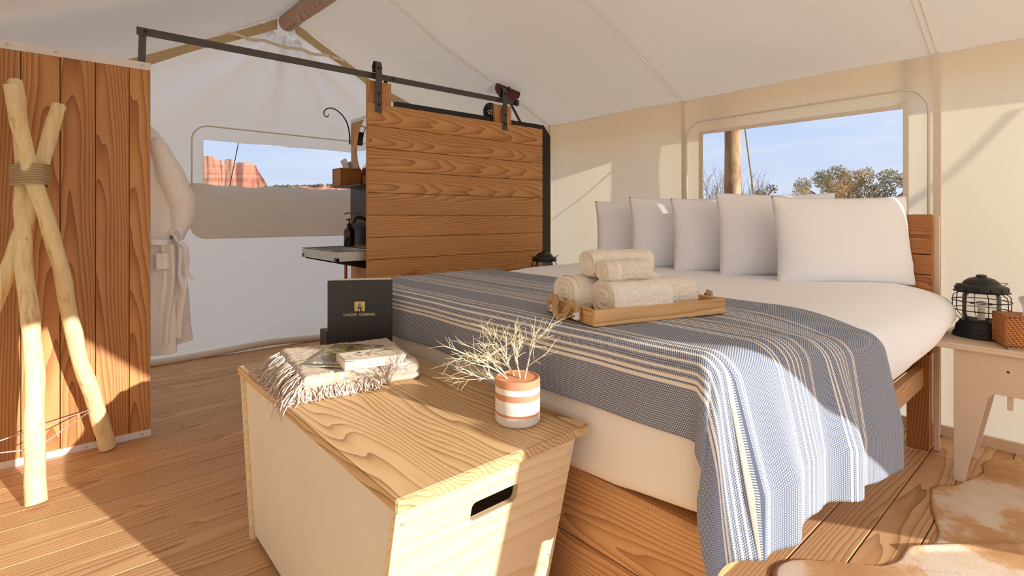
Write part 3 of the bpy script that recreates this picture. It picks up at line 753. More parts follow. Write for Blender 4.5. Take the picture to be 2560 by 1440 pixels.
# rope lashing around the hull of three poles
cs = [(-.131, 3.222), (-.090, 3.096), (-.074, 3.199)]
def hullpt(a, r=.034):
    d = Vector((cos(a), sin(a))); c = max(cs, key=lambda q: q[0] * d.x + q[1] * d.y)
    return Vector((c[0] + d.x * r, c[1] + d.y * r))
rp = MB(); turns = 9; pts = []
for k in range(turns):
    loop = []
    for i in range(49):
        a = 2 * pi * i / 48; p = hullpt(a); loop.append((p.x, p.y, 1.336 + .0105 * k + .0105 * i / 48))
    pts += loop[:-1]
rp.tube(pts, .0056, 6)
obj('rope_lashing', rp, M_twine, tp, smooth=True)
def onp(p0, p1, z):
    t = z / (p1[2]); return Vector((p0[0] + (p1[0] - p0[0]) * t, p0[1] + (p1[1] - p0[1]) * t, z))
A = onp((.175, 3.365), (-.157, 3.022, 1.75), .24); B = onp((-.066, 2.91), (-.152, 3.325, 1.825), .22); C_ = onp((-.40, 3.12), (.005, 3.217, 1.715), .20)
for a, b in ((A, C_), (A, B), (B, C_)): obj('tie_rod', MB().tube([a, b], .0028, 8), M_chrome, tp, smooth=True)

# ================================================================ BENCH CHEST
bn = empty('storage_bench', (.83, 1.6, 0), 'pale wooden storage bench with a pine top at the foot of the bed', 'bench')
BX0, BX1, BY0, BY1, BZ = .525, 1.134, .966, 2.243, .61
yb_ = [(BX0 + (BX1 - BX0) * k / 3) for k in range(4)]
tm = MB().box(BX0, BX1, BY0, BY1, BZ - .031, BZ)
obj('top', tm, M_btop, bn, bevel=.003, seg=2)
def endpanel(near):
    s = 1 if near else -1; yt = BY0 + .012 if near else BY1 - .012; t = .018
    def yof(z): return yt + s * (.135 * (1 - z / .579))
    slot = rounded(.742, .892, .462, .512, .013, 5)
    outer = [(.532, .0), (1.09, .0), (1.09, .579), (.532, .579)]
    m = MB().prism(outer, lambda a, b: (a, yof(b), b), lambda a, b: (a, yof(b) + s * t, b), [slot])
    return obj('end_panel', m, M_bend, bn)
ep = endpanel(True); endpanel(False)
for x, z in ((.552, .545), (1.075, .54), (1.075, .34), (1.07, .22)):
    obj('screw', MB().lathe([(0, -.003), (.005, -.003), (.0065, 0)], (x, BY0 + .012 + .135 * (1 - z / .579), z), 10, 'Y'), M_chrome, bn, smooth=True)
def sidep(x, t):
    m = MB(); z0 = .02
    def P_(y, z, near): return None
    a0, a1 = BY0 + .03, BY1 - .03
    pts = [(a0 + .135, z0), (a1 - .135, z0), (a1, .579), (a0, .579)]
    return m.prism(pts, lambda a, b: (x, a, b), lambda a, b: (x + t, a, b))
obj('side_panel', sidep(.545, .014), M_white, bn)
obj('side_panel', sidep(1.062, .014), M_white, bn)
obj('bottom_panel', MB().box(.56, 1.06, BY0 + .18, BY1 - .18, .03, .045), M_bend, bn)

# ================================================================ BED
XF, ZT = 1.165, .838
def ys_(x):
    T = [(1.0, .61), (1.2, .605), (1.6, .565), (2.04, .505), (2.5, .49), (3.4, .505)]
    for (a, b), (c, d) in zip(T, T[1:]):
        if x <= c:
            t = min(1, max(0, (x - a) / (c - a))); t = t * t * (3 - 2 * t) * .3 + t * .7; return b + (d - b) * t
    return T[-1][1]
bed = empty('bed_frame', (2.2, 1.6, 0), 'pine platform bed frame with a boarded foot and tall headboard', 'bed')
for z in (.1085, .3245):
    plank('foot_board', (XF + .035, 1.585, z), 1.93, .212, .03, M_bedw, ('Y', 'Z'), bed, bevel=.003)
for y in (.625, 2.545):
    plank('side_rail', (2.26, y, .375), 2.15, .10, .035, M_bedw, ('X', 'Z'), bed)
plank('platform', (2.26, 1.585, .421), 2.15, 1.86, .018, M_bedw, ('X', 'Y'), bed)
for y in (.632, 2.538):
    plank('post', (3.35, y, .247), .494, .095, .035, M_head, ('Z', 'Y'), bed)
    plank('back_post', (3.392, y, .60), 1.18, .095, .035, M_head, ('Z', 'Y'), bed)
for x in (1.9, 2.7):
    for y in (1.2, 2.0): plank('support_leg', (x, y, .205), .41, .07, .07, M_bedw, ('Z', 'Y'), bed)
for z0, z1 in ((1.005, 1.208), (.900, 1.001), (.692, .896), (.50, .688)):
    plank('headboard_board', (3.355, 1.585, (z0 + z1) / 2), 2.02, z1 - z0, .03, M_head, ('Y', 'Z'), bed)
plank('headboard_cap', (3.382, .563, .60), 1.20, .024, .018, M_bamboo, ('Z', 'Y'), bed)

def rbox(m, x0, x1, y0, y1, z0, z1, r, nx=40, ny=40, f=None):
    pass
def softbox(x0, x1, y0, y1, z0, z1, e=.045, n=28, dis=None):
    """rounded box skin from a cube sphere-like grid"""
    m = MB(); cx, cy, cz = (x0 + x1) / 2, (y0 + y1) / 2, (z0 + z1) / 2; hx, hy, hz = (x1 - x0) / 2, (y1 - y0) / 2, (z1 - z0) / 2
    def proj(p):
        p = Vector(p); q = Vector((max(-hx + e, min(hx - e, p.x)), max(-hy + e, min(hy - e, p.y)), max(-hz + e, min(hz - e, p.z))))
        d = p - q
        if d.length > 1e-9: d = d.normalized() * e
        r = q + d
        r = Vector((cx + r.x, cy + r.y, cz + r.z))
        return tuple(dis(r, d) if dis else r)
    def ss(t):  # denser at edges
        return .5 - .5 * cos(pi * t)
    for ax in range(3):
        for sg in (-1, 1):
            def fn(u, v, ax=ax, sg=sg):
                a, b = (2 * ss(u) - 1), (2 * ss(v) - 1)
                p = [0, 0, 0]; o = [i for i in range(3) if i != ax]
                h = (hx, hy, hz); p[ax] = sg * h[ax]; p[o[0]] = a * h[o[0]]; p[o[1]] = b * h[o[1]]
                return proj(p)
            m.grid(n, n, fn)
    return m
def weld(o, d=.0004):
    bm = bmesh.new(); bm.from_mesh(o.data); bmesh.ops.remove_doubles(bm, verts=bm.verts, dist=d); bmesh.ops.recalc_face_normals(bm, faces=bm.faces)
    bm.to_mesh(o.data); bm.free()
    for p in o.data.polygons: p.use_smooth = True
    return o
def dm(r, d):
    sag = .022 * (1 + .6 * nz3(r.y * 2.2, 3, r.x)) * max(0, (.62 - r.z) / .2) * (1 if r.x < XF + .06 else .4)
    b = .008 * nz3(r.x * 4, r.y * 4, r.z * 4)
    w = max(0, min(1, (.60 - r.z) / .16)); w = w * w * (3 - 2 * w)
    z = r.z + b + w * (.044 * max(0, min(1, (.9 - r.y) / .3)) - .004 - .010 * nz3(r.y * 3, 1, 1))
    return Vector((r.x - sag * .5 - b, r.y + b, z))
mt = weld(obj('mattress', softbox(XF, 3.33, .62, 2.55, .434, ZT, .05, 40, dm), M_mat, smooth=True, fix=False))
setp(mt, 'thick mattress in a smooth cream cover on the pine bed frame', 'mattress')
obj('corner_seam', MB().tube([(XF + .012 + .006 * sin(z * 20), .628 + .003 * sin(z * 40), z) for z in lin_split(.515, .80, 14)], .006, 6), M_mat, mt, smooth=True)

# duvet
def duv(u, v):
    x = 1.55 + (3.34 - 1.55) * u
    Y1, Yn = 2.60, ys_(x) + .03; g = min(1, max(0, (x - 2.0) / .35)); g = g * g * (3 - 2 * g) * (1 - .55 * max(0, (x - 2.9) / .44) ** 2)
    top = .853 + .004 * nz3(x * 3, v * 5, 1) - .016 * min(1, max(0, (2.30 - x) / .25))
    L = (Y1 - Yn)
    hemz = .60 + .06 * max(0, x - 2.3)
    s = v * 1.30
    if s < 1:
        y = Y1 - L * s; t = max(0, (s - .80) / .20); z = top - .05 * t ** 4
        t2 = max(0, (.06 - s) / .06); z -= .12 * t2
    else:
        t = (s - 1) / .30; a = t * pi * .5
        z = top - .05 - (top - .05 - hemz) * t ** 1.15
        y = Yn - (.015 + .055 * g) * sin(pi * min(1, t * .95)) ** .8 + .05 * g * max(0, t - .6) ** 1.3 + .006 * g * sin(x * 11) * t
    if x > 3.2: z -= .02 * (x - 3.2) / .14
    return (x, y, z)
dv = obj('duvet', MB().grid(90, 110, duv), M_sheet, smooth=True, fix=False)
setp(dv, 'puffy white duvet spread over the head half of the bed', 'duvet')
so = dv.modifiers.new('s', 'SOLIDIFY'); so.thickness = .012; so.offset = -1

# blanket
BW = .475
def edge(s, r=.05):
    q = r * pi / 2
    if s <= 0: return s, 0.0
    if s < q: return r * sin(s / r), r * (1 - cos(s / r))
    return r, r + (s - q)
def blank(U, V):
    """U from the far side (0) to the near hem; V from the foot hem (0) to the head edge (1.12)"""
    Ls = 1.93; drop_far = .10; zt = .862
    a = .235 - V                       # overhang past the foot edge
    x = XF + .035 + max(0, -a)
    skew = 1 + .03 * max(0, U - (drop_far + 1.4))
    x = XF + .035 + max(0, -a) * skew
    yn = ys_(x) + .045
    if U < drop_far:
        o, d = edge(drop_far - U); y = 2.56 + o; z = zt - d; b = 0
    else:
        t = (U - drop_far) / Ls; b = max(0, U - drop_far - Ls); y = 2.56 - (2.56 - yn) * min(1, t); z = zt
        if t > .86 and V > .5:
            z -= .05 * min(1, (V - .5) / .4) * ((min(t, 1) - .86) / .14) ** 2
    z += .0035 * nz3(x * 5, y * 4, 2)
    if a > 0 and b > 0:
        rho, th = hypot(a, b), atan2(b, a)
        o, d = edge(rho); k = min(1, d / .44); f = sin(2 * th)
        ph = (1 - (1 - th / (pi / 2)) ** (1 + 2.2 * k)) * pi / 2
        s2 = sin(th) ** 2
        tt = th / (pi / 2)
        px = XF + .035 - o * cos(th) - .085 * k * sin(pi * tt ** 1.5) + .010 * k * sin(th * 9) * f
        py = yn - o * sin(th) - .085 * k * tt ** 5 - .014 * k * f * sin(th * 12)
        return (px, py, z - d * (1 - .04 * f))
    if a > 0:
        o, d = edge(a); return (XF + .035 - o - .008 * sin(y * 6) * d * 4, y, z - d - .006 * nz3(y * 3, 5, 5) * d * 8)
    if b > 0:
        o, d = edge(b, .06); dn = d
        k = min(1, d / .3)
        rmp = min(1, (x - 1.2) / .12)
        wave = k * rmp * (.018 * sin(x * 17 + .9) + .010 * sin(x * 31 + 2) + .008 * sin(x * 7)) * max(.3, min(1, (2.2 - x) / .5))
        F = .085 - .035 * min(1, (x - 1.2) / .4)
        base = yn - o - F * k + wave
        xx = x + .03 * k * (x - 1.3)
        return (xx, base, z - d)
    return (x, y, z)
nu, nv = 300, 200; UT = .10 + 1.93 + BW; VT = 1.075
bmb = MB().grid(nu, nv, lambda u, v: blank(u * UT, v * VT))
bl = obj('striped_blanket', bmb, M_blanket, smooth=True, fix=False)
setp(bl, 'blue grey woven blanket with cream stripes draped over the foot of the bed', 'blanket')
uvl = bl.data.uv_layers.new(name='UVMap')
for lp_ in bl.data.loops:
    i = lp_.vertex_index; uvl.data[lp_.index].uv = ((i % (nu + 1)) / nu * UT, (i // (nu + 1)) / nv * VT)
so = bl.modifiers.new('s', 'SOLIDIFY'); so.thickness = .004; so.offset = 1

# pillows
def pillow(cx, cy, w_, h_, th, ang, lean, seed, label, z=.852):
    m = MB(); rr = random.Random(seed); n = 44
    def side(sg):
        def fn(u, v):
            a, b = 2 * u - 1, 2 * v - 1
            # pinch edges: pull mid-edge in
            px = a * (w_ / 2) * (1 - .045 * (1 - b * b)); pz = b * (h_ / 2) * (1 - .055 * (1 - a * a))
            t = (max(0, 1 - abs(a) ** 2.6)) ** .55 * (max(0, 1 - abs(b) ** 2.6)) ** .55
            bot = 1 + .25 * (-b)
            wr = .010 * nz3(px * 7 + seed, pz * 7, seed) * t + .004 * nz3(px * 22, pz * 22, seed) * (1 - t) + .004 * sin((px + pz) * 40 + seed) * max(0, .5 - t)
            return (px, sg * (th / 2 * t * bot) + wr, pz)
        return fn
    m.grid(n, n, side(1)); m.grid(n, n, side(-1))
    # local: x width, y thickness, z height
    d = Vector((cos(ang), sin(ang), 0)); M = frame((cx, cy, z + h_ / 2 * cos(lean) - .012), d, Vector((-d.y, d.x, 0)))
    M = M @ Matrix.Rotation(-lean, 4, 'X')
    o = weld(obj('pillow', m, M_pillow, None, smooth=True, M=M, fix=False), .001)
    return setp(o, label, 'pillow', 'white pillows in a row against the headboard')
pa = -math.radians(41)
pillow(3.07, .895, .72, .47, .17, pa, .14, 3, 'white pillow nearest the lantern nightstand, facing fully forward')
pillow(3.12, 1.24, .70, .50, .17, pa, .12, 7, 'white pillow just behind the frontmost one, tallest of the row')
pillow(3.12, 1.545, .68, .475, .16, pa, .12, 11, 'third white pillow, the middle one of the row')
pillow(3.12, 1.86, .68, .49, .16, pa, .12, 15, 'fourth white pillow, behind the stacked towels')
pillow(3.14, 2.17, .68, .47, .16, pa, .10, 19, 'last white pillow of the row, nearest the small far lantern')

# ================================================================ TRAY AND TOWELS
TO = Vector((1.20, 1.0, .868)); te = Vector((.958, -.287, 0)).normalized(); tf_ = Vector((.287, .958, 0)).normalized()
TL, TW, TH = .53, .30, .05
MT = frame(TO, te, tf_)
tr = empty('serving_tray', tuple(TO), 'wooden serving tray with rope handles on the striped blanket', 'tray')
MTi = MT
def tobj(name, mb, m, par, **k): return obj(name, mb, m, par, M=MTi, **k)
tobj('base', MB().box(.006, TL - .006, .006, TW - .006, .0, .008), M_tray, tr, bevel=.001)
plank('long_side', MT @ Vector((TL / 2, .006, TH / 2)), TL, TH, .012, M_tray, (te, (0, 0, 1)), tr)
plank('long_side', MT @ Vector((TL / 2, TW - .006, TH / 2)), TL, TH, .012, M_tray, (te, (0, 0, 1)), tr)
plank('short_side', MT @ Vector((.006, TW / 2, TH / 2)), TW - .025, TH, .012, M_tray, (tf_, (0, 0, 1)), tr)
plank('short_side', MT @ Vector((TL - .006, TW / 2, TH / 2)), TW - .025, TH, .012, M_tray, (tf_, (0, 0, 1)), tr)
def twisted(path, R_, n=3, tw=75):
    m = MB(); p = [Vector(q) for q in path]
    L = [0]
    for a, b in zip(p, p[1:]): L.append(L[-1] + (b - a).length)
    prev = None; fr_ = []
    for i in range(len(p)):
        t = (p[min(i + 1, len(p) - 1)] - p[max(i - 1, 0)]).normalized()
        nx = t.cross(Vector((.3, .2, .9))).normalized() if prev is None else (prev - t * prev.dot(t)).normalized()
        prev = nx; fr_.append((nx, t.cross(nx)))
    for s in range(n):
        m.tube([p[i] + (fr_[i][0] * cos(L[i] * tw + 2 * pi * s / n) + fr_[i][1] * sin(L[i] * tw + 2 * pi * s / n)) * R_ * .5 for i in range(len(p))], R_ * .56, 8)
    return m
for sx0, sg in ((0, -1), (TL, 1)):
    x = sx0 + sg * .012
    pth = crom([(x, .225, .012), (x, .222, .045), (x + sg * .006, .21, .062), (x + sg * .012, .195, .05), (x + sg * .02, .175, .016), (x + sg * .02, .15, .005), (x + sg * .018, .125, .02), (x + sg * .012, .105, .05), (x + sg * .004, .09, .058), (x, .078, .04), (x, .072, .01)], 6)
    h = tobj('rope_handle', twisted(pth, .0115), M_rope, tr, smooth=True)
    for y in (.224, .074):
        tobj('clamp', MB().box(min(x, x + sg * .012) - .001, max(x, x + sg * .012) + .001, y - .012, y + .012, .010, .034), M_alu, h, bevel=.003)
        tobj('rivet', MB().lathe([(0, -.0015), (.003, -.001), (.003, 0)], (x + sg * .0135, y, .022), 8, 'X'), M_black, h)

def towel(p0, p1, R_, label, turns=2.6, sq=.85, seed=1, band=None, lift=0):
    """rolled towel along the axis p0-p1 (tray coordinates), both ends showing the rolled layers"""
    p0, p1 = Vector(p0), Vector(p1); ax = (p1 - p0); L = ax.length; ax.normalize()
    Mx = frame(p0, ax, Vector((-ax.y, ax.x, 0)))
    na, nl, e = 120, 70, .026
    rr = random.Random(int(seed * 100))
    def sec(a):                      # squarish cross-section
        c, s = cos(a), sin(a); k = (abs(c) ** 2.7 + abs(s) ** 2.7) ** (-1 / 2.7)
        return c * k * R_ * 1.06, s * k * R_ * sq
    def fluff(x, y, z):
        return nz3(x * 14 + seed, y * 14, z * 14) * .004 + nz3(x * 85, y * 85 + seed, z * 85) * .0018 + nz3(x * 260, y * 260 + seed, z * 260) * .0022
    def side(u, v):
        a = 2 * pi * u; x = L * v; d = min(x, L - x); q = min(1, d / e)
        k = 1 - .14 * (1 - sqrt(max(0, 1 - (1 - q) ** 2)))
        y, z = sec(a); k += fluff(x, y, z) / R_
        if u < .5: k += .035 * exp(-((u - .14) / .012) ** 2) * -1       # the free edge of the outer layer
        return (x, y * k, z * k)
    def end(sg):
        def fn(u, v):
            a = 2 * pi * u; y, z = sec(a); rho = v * .86
            lay = sin(2 * pi * (rho * turns * 1.15 - sg * u)); dep = .007 * (.5 - .5 * lay) * min(1, (1 - v) * 9) + .003 * rho * 0
            f = fluff(sg * 3, y * rho, z * rho)
            x = (L + .004 * (1 - v) - dep + f * (1 - v)) if sg > 0 else (-.004 * (1 - v) + dep + f * (1 - v))
            if v == 1:
                return side(u, 1 if sg > 0 else 0)
            return (x, y * rho, z * rho)
        return fn
    m = MB(); m.grid(na, nl, side, close_u=True)
    for sg in (1, -1): m.grid(na, 22, end(sg), close_u=True)
    zmin = -R_ * sq
    m.v = [(v[0], v[1], v[2] - zmin + lift) for v in m.v]
    T = empty('rolled_towel', tuple(MT @ p0), label, 'towel', 'cream towels on the tray')
    o = weld(obj('terry_roll', m, M_towel, T, M=MT @ Mx, smooth=True, fix=False), .0002)
    fl = MB()
    for i in range(9000):
        u, v = rr.random(), rr.random()
        if band and any(abs(v - b) * L < .009 for b in band): continue
        p = Vector(side(u, v)); nrm = Vector((0, p.y, p.z)).normalized()
        d = (nrm + Vector((rr.gauss(0, .6), rr.gauss(0, .6), rr.gauss(0, .6)))).normalized() * rr.uniform(.0016, .0042)
        w_ = d.cross(Vector((rr.random(), rr.random(), rr.random()))).normalized() * .0007
        p = p + Vector((0, 0, -zmin + lift)); fl.add([p - w_, p + w_, p + d], [(0, 1, 2)])
    o = obj('terry_loops', fl, M_towel, T, M=MT @ Mx, fix=False); o['kind'] = 'stuff'
    for bpos in (band or []):
        def bf(u, v):
            y, z = sec(2 * pi * u); k = 1.012 + .012 * (1 - abs(2 * v - 1)); x = L * bpos + (v - .5) * .016
            d = min(x, L - x); q = min(1, max(0, d) / e); k -= .14 * (1 - sqrt(max(0, 1 - (1 - q) ** 2)))
            return (x, y * k, z * k - zmin + lift)
        obj('woven_band', MB().grid(80, 4, bf, close_u=True), M_band, T, M=MT @ Mx, smooth=True, fix=False)
    return T
towel((.02, .216, .009), (.40, .222, .009), .071, 'large rolled bath towel at the back of the tray with bands at its left end', seed=.4, band=[.07, .25])
towel((.085, .084, .009), (.315, .078, .009), .069, 'large rolled towel at the front of the tray, under the small washcloth', seed=2.1, turns=2.3)
towel((.335, .125, .009), (.478, .135, .009), .063, 'rolled towel at the right end of the tray', seed=1.2)
towel((.085, .180, .127), (.325, .165, .127), .052, 'medium rolled hand towel on top at the back of the stack', seed=1.5, band=[.62])
towel((.085, .085, .124), (.255, .080, .124), .038, 'small rolled washcloth on top at the front of the stack', seed=.2, turns=2.2, band=[.24])

# ================================================================ THINGS ON THE BENCH
# binder, standing slightly open
bi = empty('binder', (.97, 2.13, BZ), 'black leatherette binder with gold lettering standing on the bench', 'binder')
P0 = Vector((.868, 2.195, BZ)); dB = Vector((.235, -.152, 0)).normalized(); nB = Vector((-dB.y, dB.x, 0)); 
if nB.y < 0: nB = -nB
MBd = frame(P0, dB, nB)
bw, bh = .268, .312
outl_ = rounded(0, bw, 0, bh, .010, 4)
def bobj(name, mb, m, p, M=MBd, **k): return obj(name, mb, m, p, M=M, **k)
cov = bobj('front_cover', MB().prism(outl_, lambda a, b: (a, 0, b), lambda a, b: (a, .004, b)), M_binder, bi, bevel=.0012)
Mb2 = MBd @ Matrix.Translation((0, .014, 0)) @ Matrix.Rotation(.075, 4, 'Z')
bobj('back_cover', MB().prism(outl_, lambda a, b: (a, 0, b), lambda a, b: (a, .004, b)), M_binder, bi, M=Mb2, bevel=.0012)
bobj('spine', MB().box(-.003, .002, 0, .018, .001, bh - .001), M_binder, bi, bevel=.001)
for i, (ang, ins) in enumerate(((.012, .006), (.03, .004), (.05, .008))):
    bobj('page_block', MB().box(.004, bw - ins, 0, .0025, .004, bh + .003 + .001 * i), M_paper, bi, M=MBd @ Matrix.Translation((0, .005 + .003 * i, 0)) @ Matrix.Rotation(ang, 4, 'Z'))
Mt_ = MBd @ Matrix.Translation((bw * .49, -.0006, bh * .52)) @ Matrix.Rotation(pi / 2, 4, 'X')
lw = .0145
text('lettering', 'UNDER', .0170, Mt_ @ Matrix.Translation((-.0400, 0, 0)), M_gold, cov)
text('lettering', 'CANVAS', .0170, Mt_ @ Matrix.Translation((.0310, 0, 0)), M_gold, cov, bold=.0004)
text('registered_mark', 'o', .005, Mt_ @ Matrix.Translation((.0690, .005, 0)), M_gold, cov)
# logo: gold square with a tent cut out
sq_ = [(-.0135, -.0005), (.0135, -.0005), (.0135, .0255), (-.0135, .0255)]
tent = [(-.0075, -.0004), (-.0075, .009), (0, .0165), (.0075, .009), (.0075, -.0004)]
lg = MB()
for poly in ([(-.0135, 0), (-.0078, 0), (-.0078, .0098), (-.0135, .0042)], [(.0135, 0), (.0078, 0), (.0078, .0098), (.0135, .0042)],
             [(-.0135, .0052), (-.0012, .0184), (-.0040, .0225), (-.0034, .0228), (0, .0190), (.0034, .0228), (.0040, .0225), (.0012, .0184), (.0135, .0052), (.0135, .0255), (-.0135, .0255)],
             [(-.0075, 0), (-.0050, 0), (-.0050, .0088), (0, .0142), (.0050, .0088), (.0050, 0), (.0075, 0), (.0075, .0096), (0, .0170), (-.0075, .0096)],
             [(-.0038, 0), (.0008, 0), (.0006, .0095)]):
    lg.prism(poly, lambda a, b: (a, b, 0), lambda a, b: (a, b, .0004))
obj('tent_logo', lg, M_gold, cov, M=Mt_ @ Matrix.Translation((0, .0155, 0)) @ Matrix.Scale(1.62, 4, (1, 0, 0)) @ Matrix.Scale(1.62, 4, (0, 1, 0)))

# folded throw with fringe
th_ = empty('folded_throw', (.83, 1.86, BZ), 'folded fuzzy tweed throw with a long fringe lying on the bench', 'throw')
tA, tB, tC, tD = Vector((.575, 1.685)), Vector((.985, 1.63)), Vector((1.06, 2.02)), Vector((.63, 2.12))
def throwlayer(z0, z1, ins, sd, dx=0):
    def fn(u, v):
        p = (tA * (1 - u) + tB * u) * (1 - v) + (tD * (1 - u) + tC * u) * v
        return p
    m = MB(); nu, nv = 70, 60
    h = (z1 - z0) / 2
    def pt(u, v, sg):
        a, b = 2 * u - 1, 2 * v - 1
        p = fn(.5 + a / 2 * (1 - ins), .5 + b / 2 * (1 - ins)) + Vector((dx, 0))
        e = min(1 - abs(a), 1 - abs(b)); k = sqrt(max(0, 1 - (1 - min(1, e / .10)) ** 2))
        wob = .006 * nz3(p.x * 9, p.y * 9, sd) + .003 * nz3(p.x * 40, p.y * 40, sd) + .002 * nz3(p.x * 130, p.y * 130, sd)
        z = (z0 + z1) / 2 + sg * h * k + wob * (1 if sg > 0 else .4)
        return (p.x + .004 * nz3(p.y * 50, z * 60, sd), p.y + .004 * nz3(p.x * 50, z * 60, 1), max(z, BZ + .001))
    m.grid(nu, nv, lambda u, v: pt(u, v, 1)); m.grid(nu, nv, lambda u, v: pt(u, v, -1))
    return m
weld(obj('layer', throwlayer(BZ + .001, BZ + .026, .0, 2, .0), M_throw, th_, smooth=True, fix=False))
weld(obj('layer', throwlayer(BZ + .02, BZ + .074, .03, 5, .004), M_throw, th_, smooth=True, fix=False))
fr1 = MB(); rr = random.Random(5)
for i in range(230):
    t = rr.random(); b = tA.lerp(tD, t); z = BZ + .012 + rr.random() * .055
    L = rr.uniform(.06, .12); sw = rr.gauss(0, .25) - .9 * (1 - t) * .7
    p = Vector((b.x + .01, b.y, z)); dirx = Vector((-1, sw, rr.uniform(-.1, .25))).normalized()
    pts = [p.copy()]
    for k in range(7):
        dirx = (dirx + Vector((rr.gauss(0, .14), rr.gauss(0, .14), -.24 - (.45 if p.x < BX0 else 0)))).normalized()
        p = p + dirx * L / 6
        p.z = max(p.z, BZ + .003) if p.x > BX0 - .003 else p.z
        pts.append(p.copy())
    fr1.tube(pts, [.0022] * 5 + [.0019, .0017, .001], 5, caps=False)
for i in range(130):
    t = rr.random() ** 1.2 * .62; b = tA.lerp(tB, t); z = BZ + .006 + rr.random() * .03
    p = Vector((b.x, b.y + .01, z)); dirx = Vector((rr.gauss(-.35, .4), -1, rr.uniform(-.1, .1))).normalized(); pts = [p.copy()]; L = rr.uniform(.03, .075)
    for k in range(7):
        dirx = (dirx + Vector((rr.gauss(0, .3), rr.gauss(0, .2), -.25))).normalized(); p = p + dirx * L / 6; p.z = max(p.z, BZ + .003); pts.append(p.copy())
    fr1.tube(pts, [.0021] * 5 + [.0019, .0017, .001], 5, caps=False)
o = obj('fringe', fr1, M_fringe, th_, smooth=True); o['kind'] = 'stuff'
fz = MB()
for i in range(2600):
    u, v = rr.random(), rr.random()
    if rr.random() < .6: (u, v) = (u, rr.choice((rr.random() * .12, 1 - rr.random() * .1))) if rr.random() < .7 else (1 - rr.random() * .06, v)
    p = (tA * (1 - u) + tB * u) * (1 - v) + (tD * (1 - u) + tC * u) * v
    z = BZ + .074 if min(u, v, 1 - u, 1 - v) > .06 else BZ + rr.uniform(.02, .07)
    d = Vector((rr.gauss(0, 1), rr.gauss(0, 1), rr.uniform(.1, 1))).normalized() * rr.uniform(.004, .014); q = Vector((p.x, p.y, z - .004))
    s_ = d.cross(Vector((rr.random(), rr.random(), rr.random()))).normalized() * .0003
    fz.add([q - s_, q + s_, q + d], [(0, 1, 2)])
o = obj('fuzz', fz, M_fringe, th_, fix=False); o['kind'] = 'stuff'
o = obj('paper_card', MB().box(.70, .745, 1.642, 1.70, BZ + .0005, BZ + .009), M_paper, None); setp(o, 'white corner of a booklet sticking out from under the folded throw', 'booklet')

def photo_cover():
    n = NT('printed_landscape'); c = n.coord()
    a = n.noise(n.vmath('MULTIPLY', c, (9, 14, 1)), 1.0, 6, .65).outputs[0]
    s = n.n('ShaderNodeSeparateXYZ'); n.set(s.inputs[0], c)
    col = n.ramp(a, [(.36, (56, 62, 44)), (.66, (226, 214, 200)), (.45, (112, 116, 74)), (.50, (170, 160, 108)), (.55, (146, 112, 86)), (.60, (166, 186, 214))])
    return n.fin(col, .25, 0, .5)
M_photo = photo_cover()
mg = empty('magazine', (.68, 1.86, BZ + .08), 'glossy magazine with a landscape cover lying on the folded throw', 'magazine')
ang = math.radians(20); MG = frame((.60, 1.775, BZ + .0765), (cos(-.42), sin(-.42), .0), (sin(.42), cos(.42), 0))
MG = frame((.618, 1.80, BZ + .0775), Vector((.135, -.145, 0)), Vector((.26, .24, .01)))
gw, gh = .198, .27
obj('pages', MB().box(.001, gw - .001, .001, gh - .001, .0006, .0036), M_paper, mg, M=MG)
cvm = obj('cover', MB().box(0, gw, 0, gh, .0036, .0042), M_photo, mg, M=MG, bevel=0)
text('title', 'EXPERIENCE', .026, MG @ Matrix.Translation((gw * .5, .03, .0044)), M_inkw, cvm)
text('subtitle', 'travel and outdoors', .009, MG @ Matrix.Translation((gw * .42, .013, .0044)), M_inkw, cvm) if False else None

bk = empty('paperback_book', (.79, 1.73, BZ + .09), 'thick cream paperback with blue and yellow flowers on its cover on the magazine', 'book')
MK = frame((.700, 1.632, BZ + .0835), Vector((.205, -.042, .0)), Vector((.03, .15, 0)))
kw, kh, kt = .208, .138, .026
obj('pages', MB().box(.001, kw - .002, .002, kh - .001, .001, kt), M_paper, bk, M=MK, bevel=.0008)
kc = obj('cover', MB().grid(20, 10, lambda u, v: (kw * u, kh * v, kt + .0012 + .007 * max(0, 1 - u / .35) ** 2 * max(0, 1 - v * 2.2))), plain('cream_cover', (236, 226, 204), .5), bk, M=MK, smooth=True, fix=False)
so = kc.modifiers.new('s', 'SOLIDIFY'); so.thickness = .0008
obj('back_cover', MB().box(0, kw, 0, kh, 0, .001), M_glaze, bk, M=MK)
obj('spine', MB().box(0, kw, kh - .001, kh + .0004, 0, kt + .001), M_glaze, bk, M=MK)
M_pet1 = plain('blue_print', (74, 136, 160), .6); M_pet2 = plain('yellow_print', (232, 180, 74), .6)
def leaf(m, x, y, a, L, w_):
    c, s = cos(a), sin(a)
    m.add([(x + c * p - s * q, y + s * p + c * q, kt + .0018) for p, q in ((0, 0), (L * .3, w_), (L * .7, w_ * .8), (L, 0), (L * .7, -w_ * .8), (L * .3, -w_))], [tuple(range(6))])
m1 = MB()
for x, y, a, L in ((.045, .085, .5, .022), (.05, .08, -.9, .02), (.065, .095, 1.2, .018), (.062, .07, -1.2, .02), (.085, .088, .3, .02), (.08, .075, -.5, .02), (.105, .09, .9, .022), (.112, .072, -.6, .02), (.122, .085, .2, .018), (.095, .06, -1.9, .016), (.035, .07, 2.8, .014), (.075, .105, 2.2, .014)):
    leaf(m1, x, y, a, L, .0028)
obj('leaf_print', m1, M_pet1, kc, M=MK, fix=False)
m1 = MB()
for cx, cy in ((.072, .098), (.10, .078)):
    for k in range(5): leaf(m1, cx, cy, k * 1.257 + .3, .012, .0042)
obj('flower_print', m1, M_pet2, kc, M=MK, fix=False)
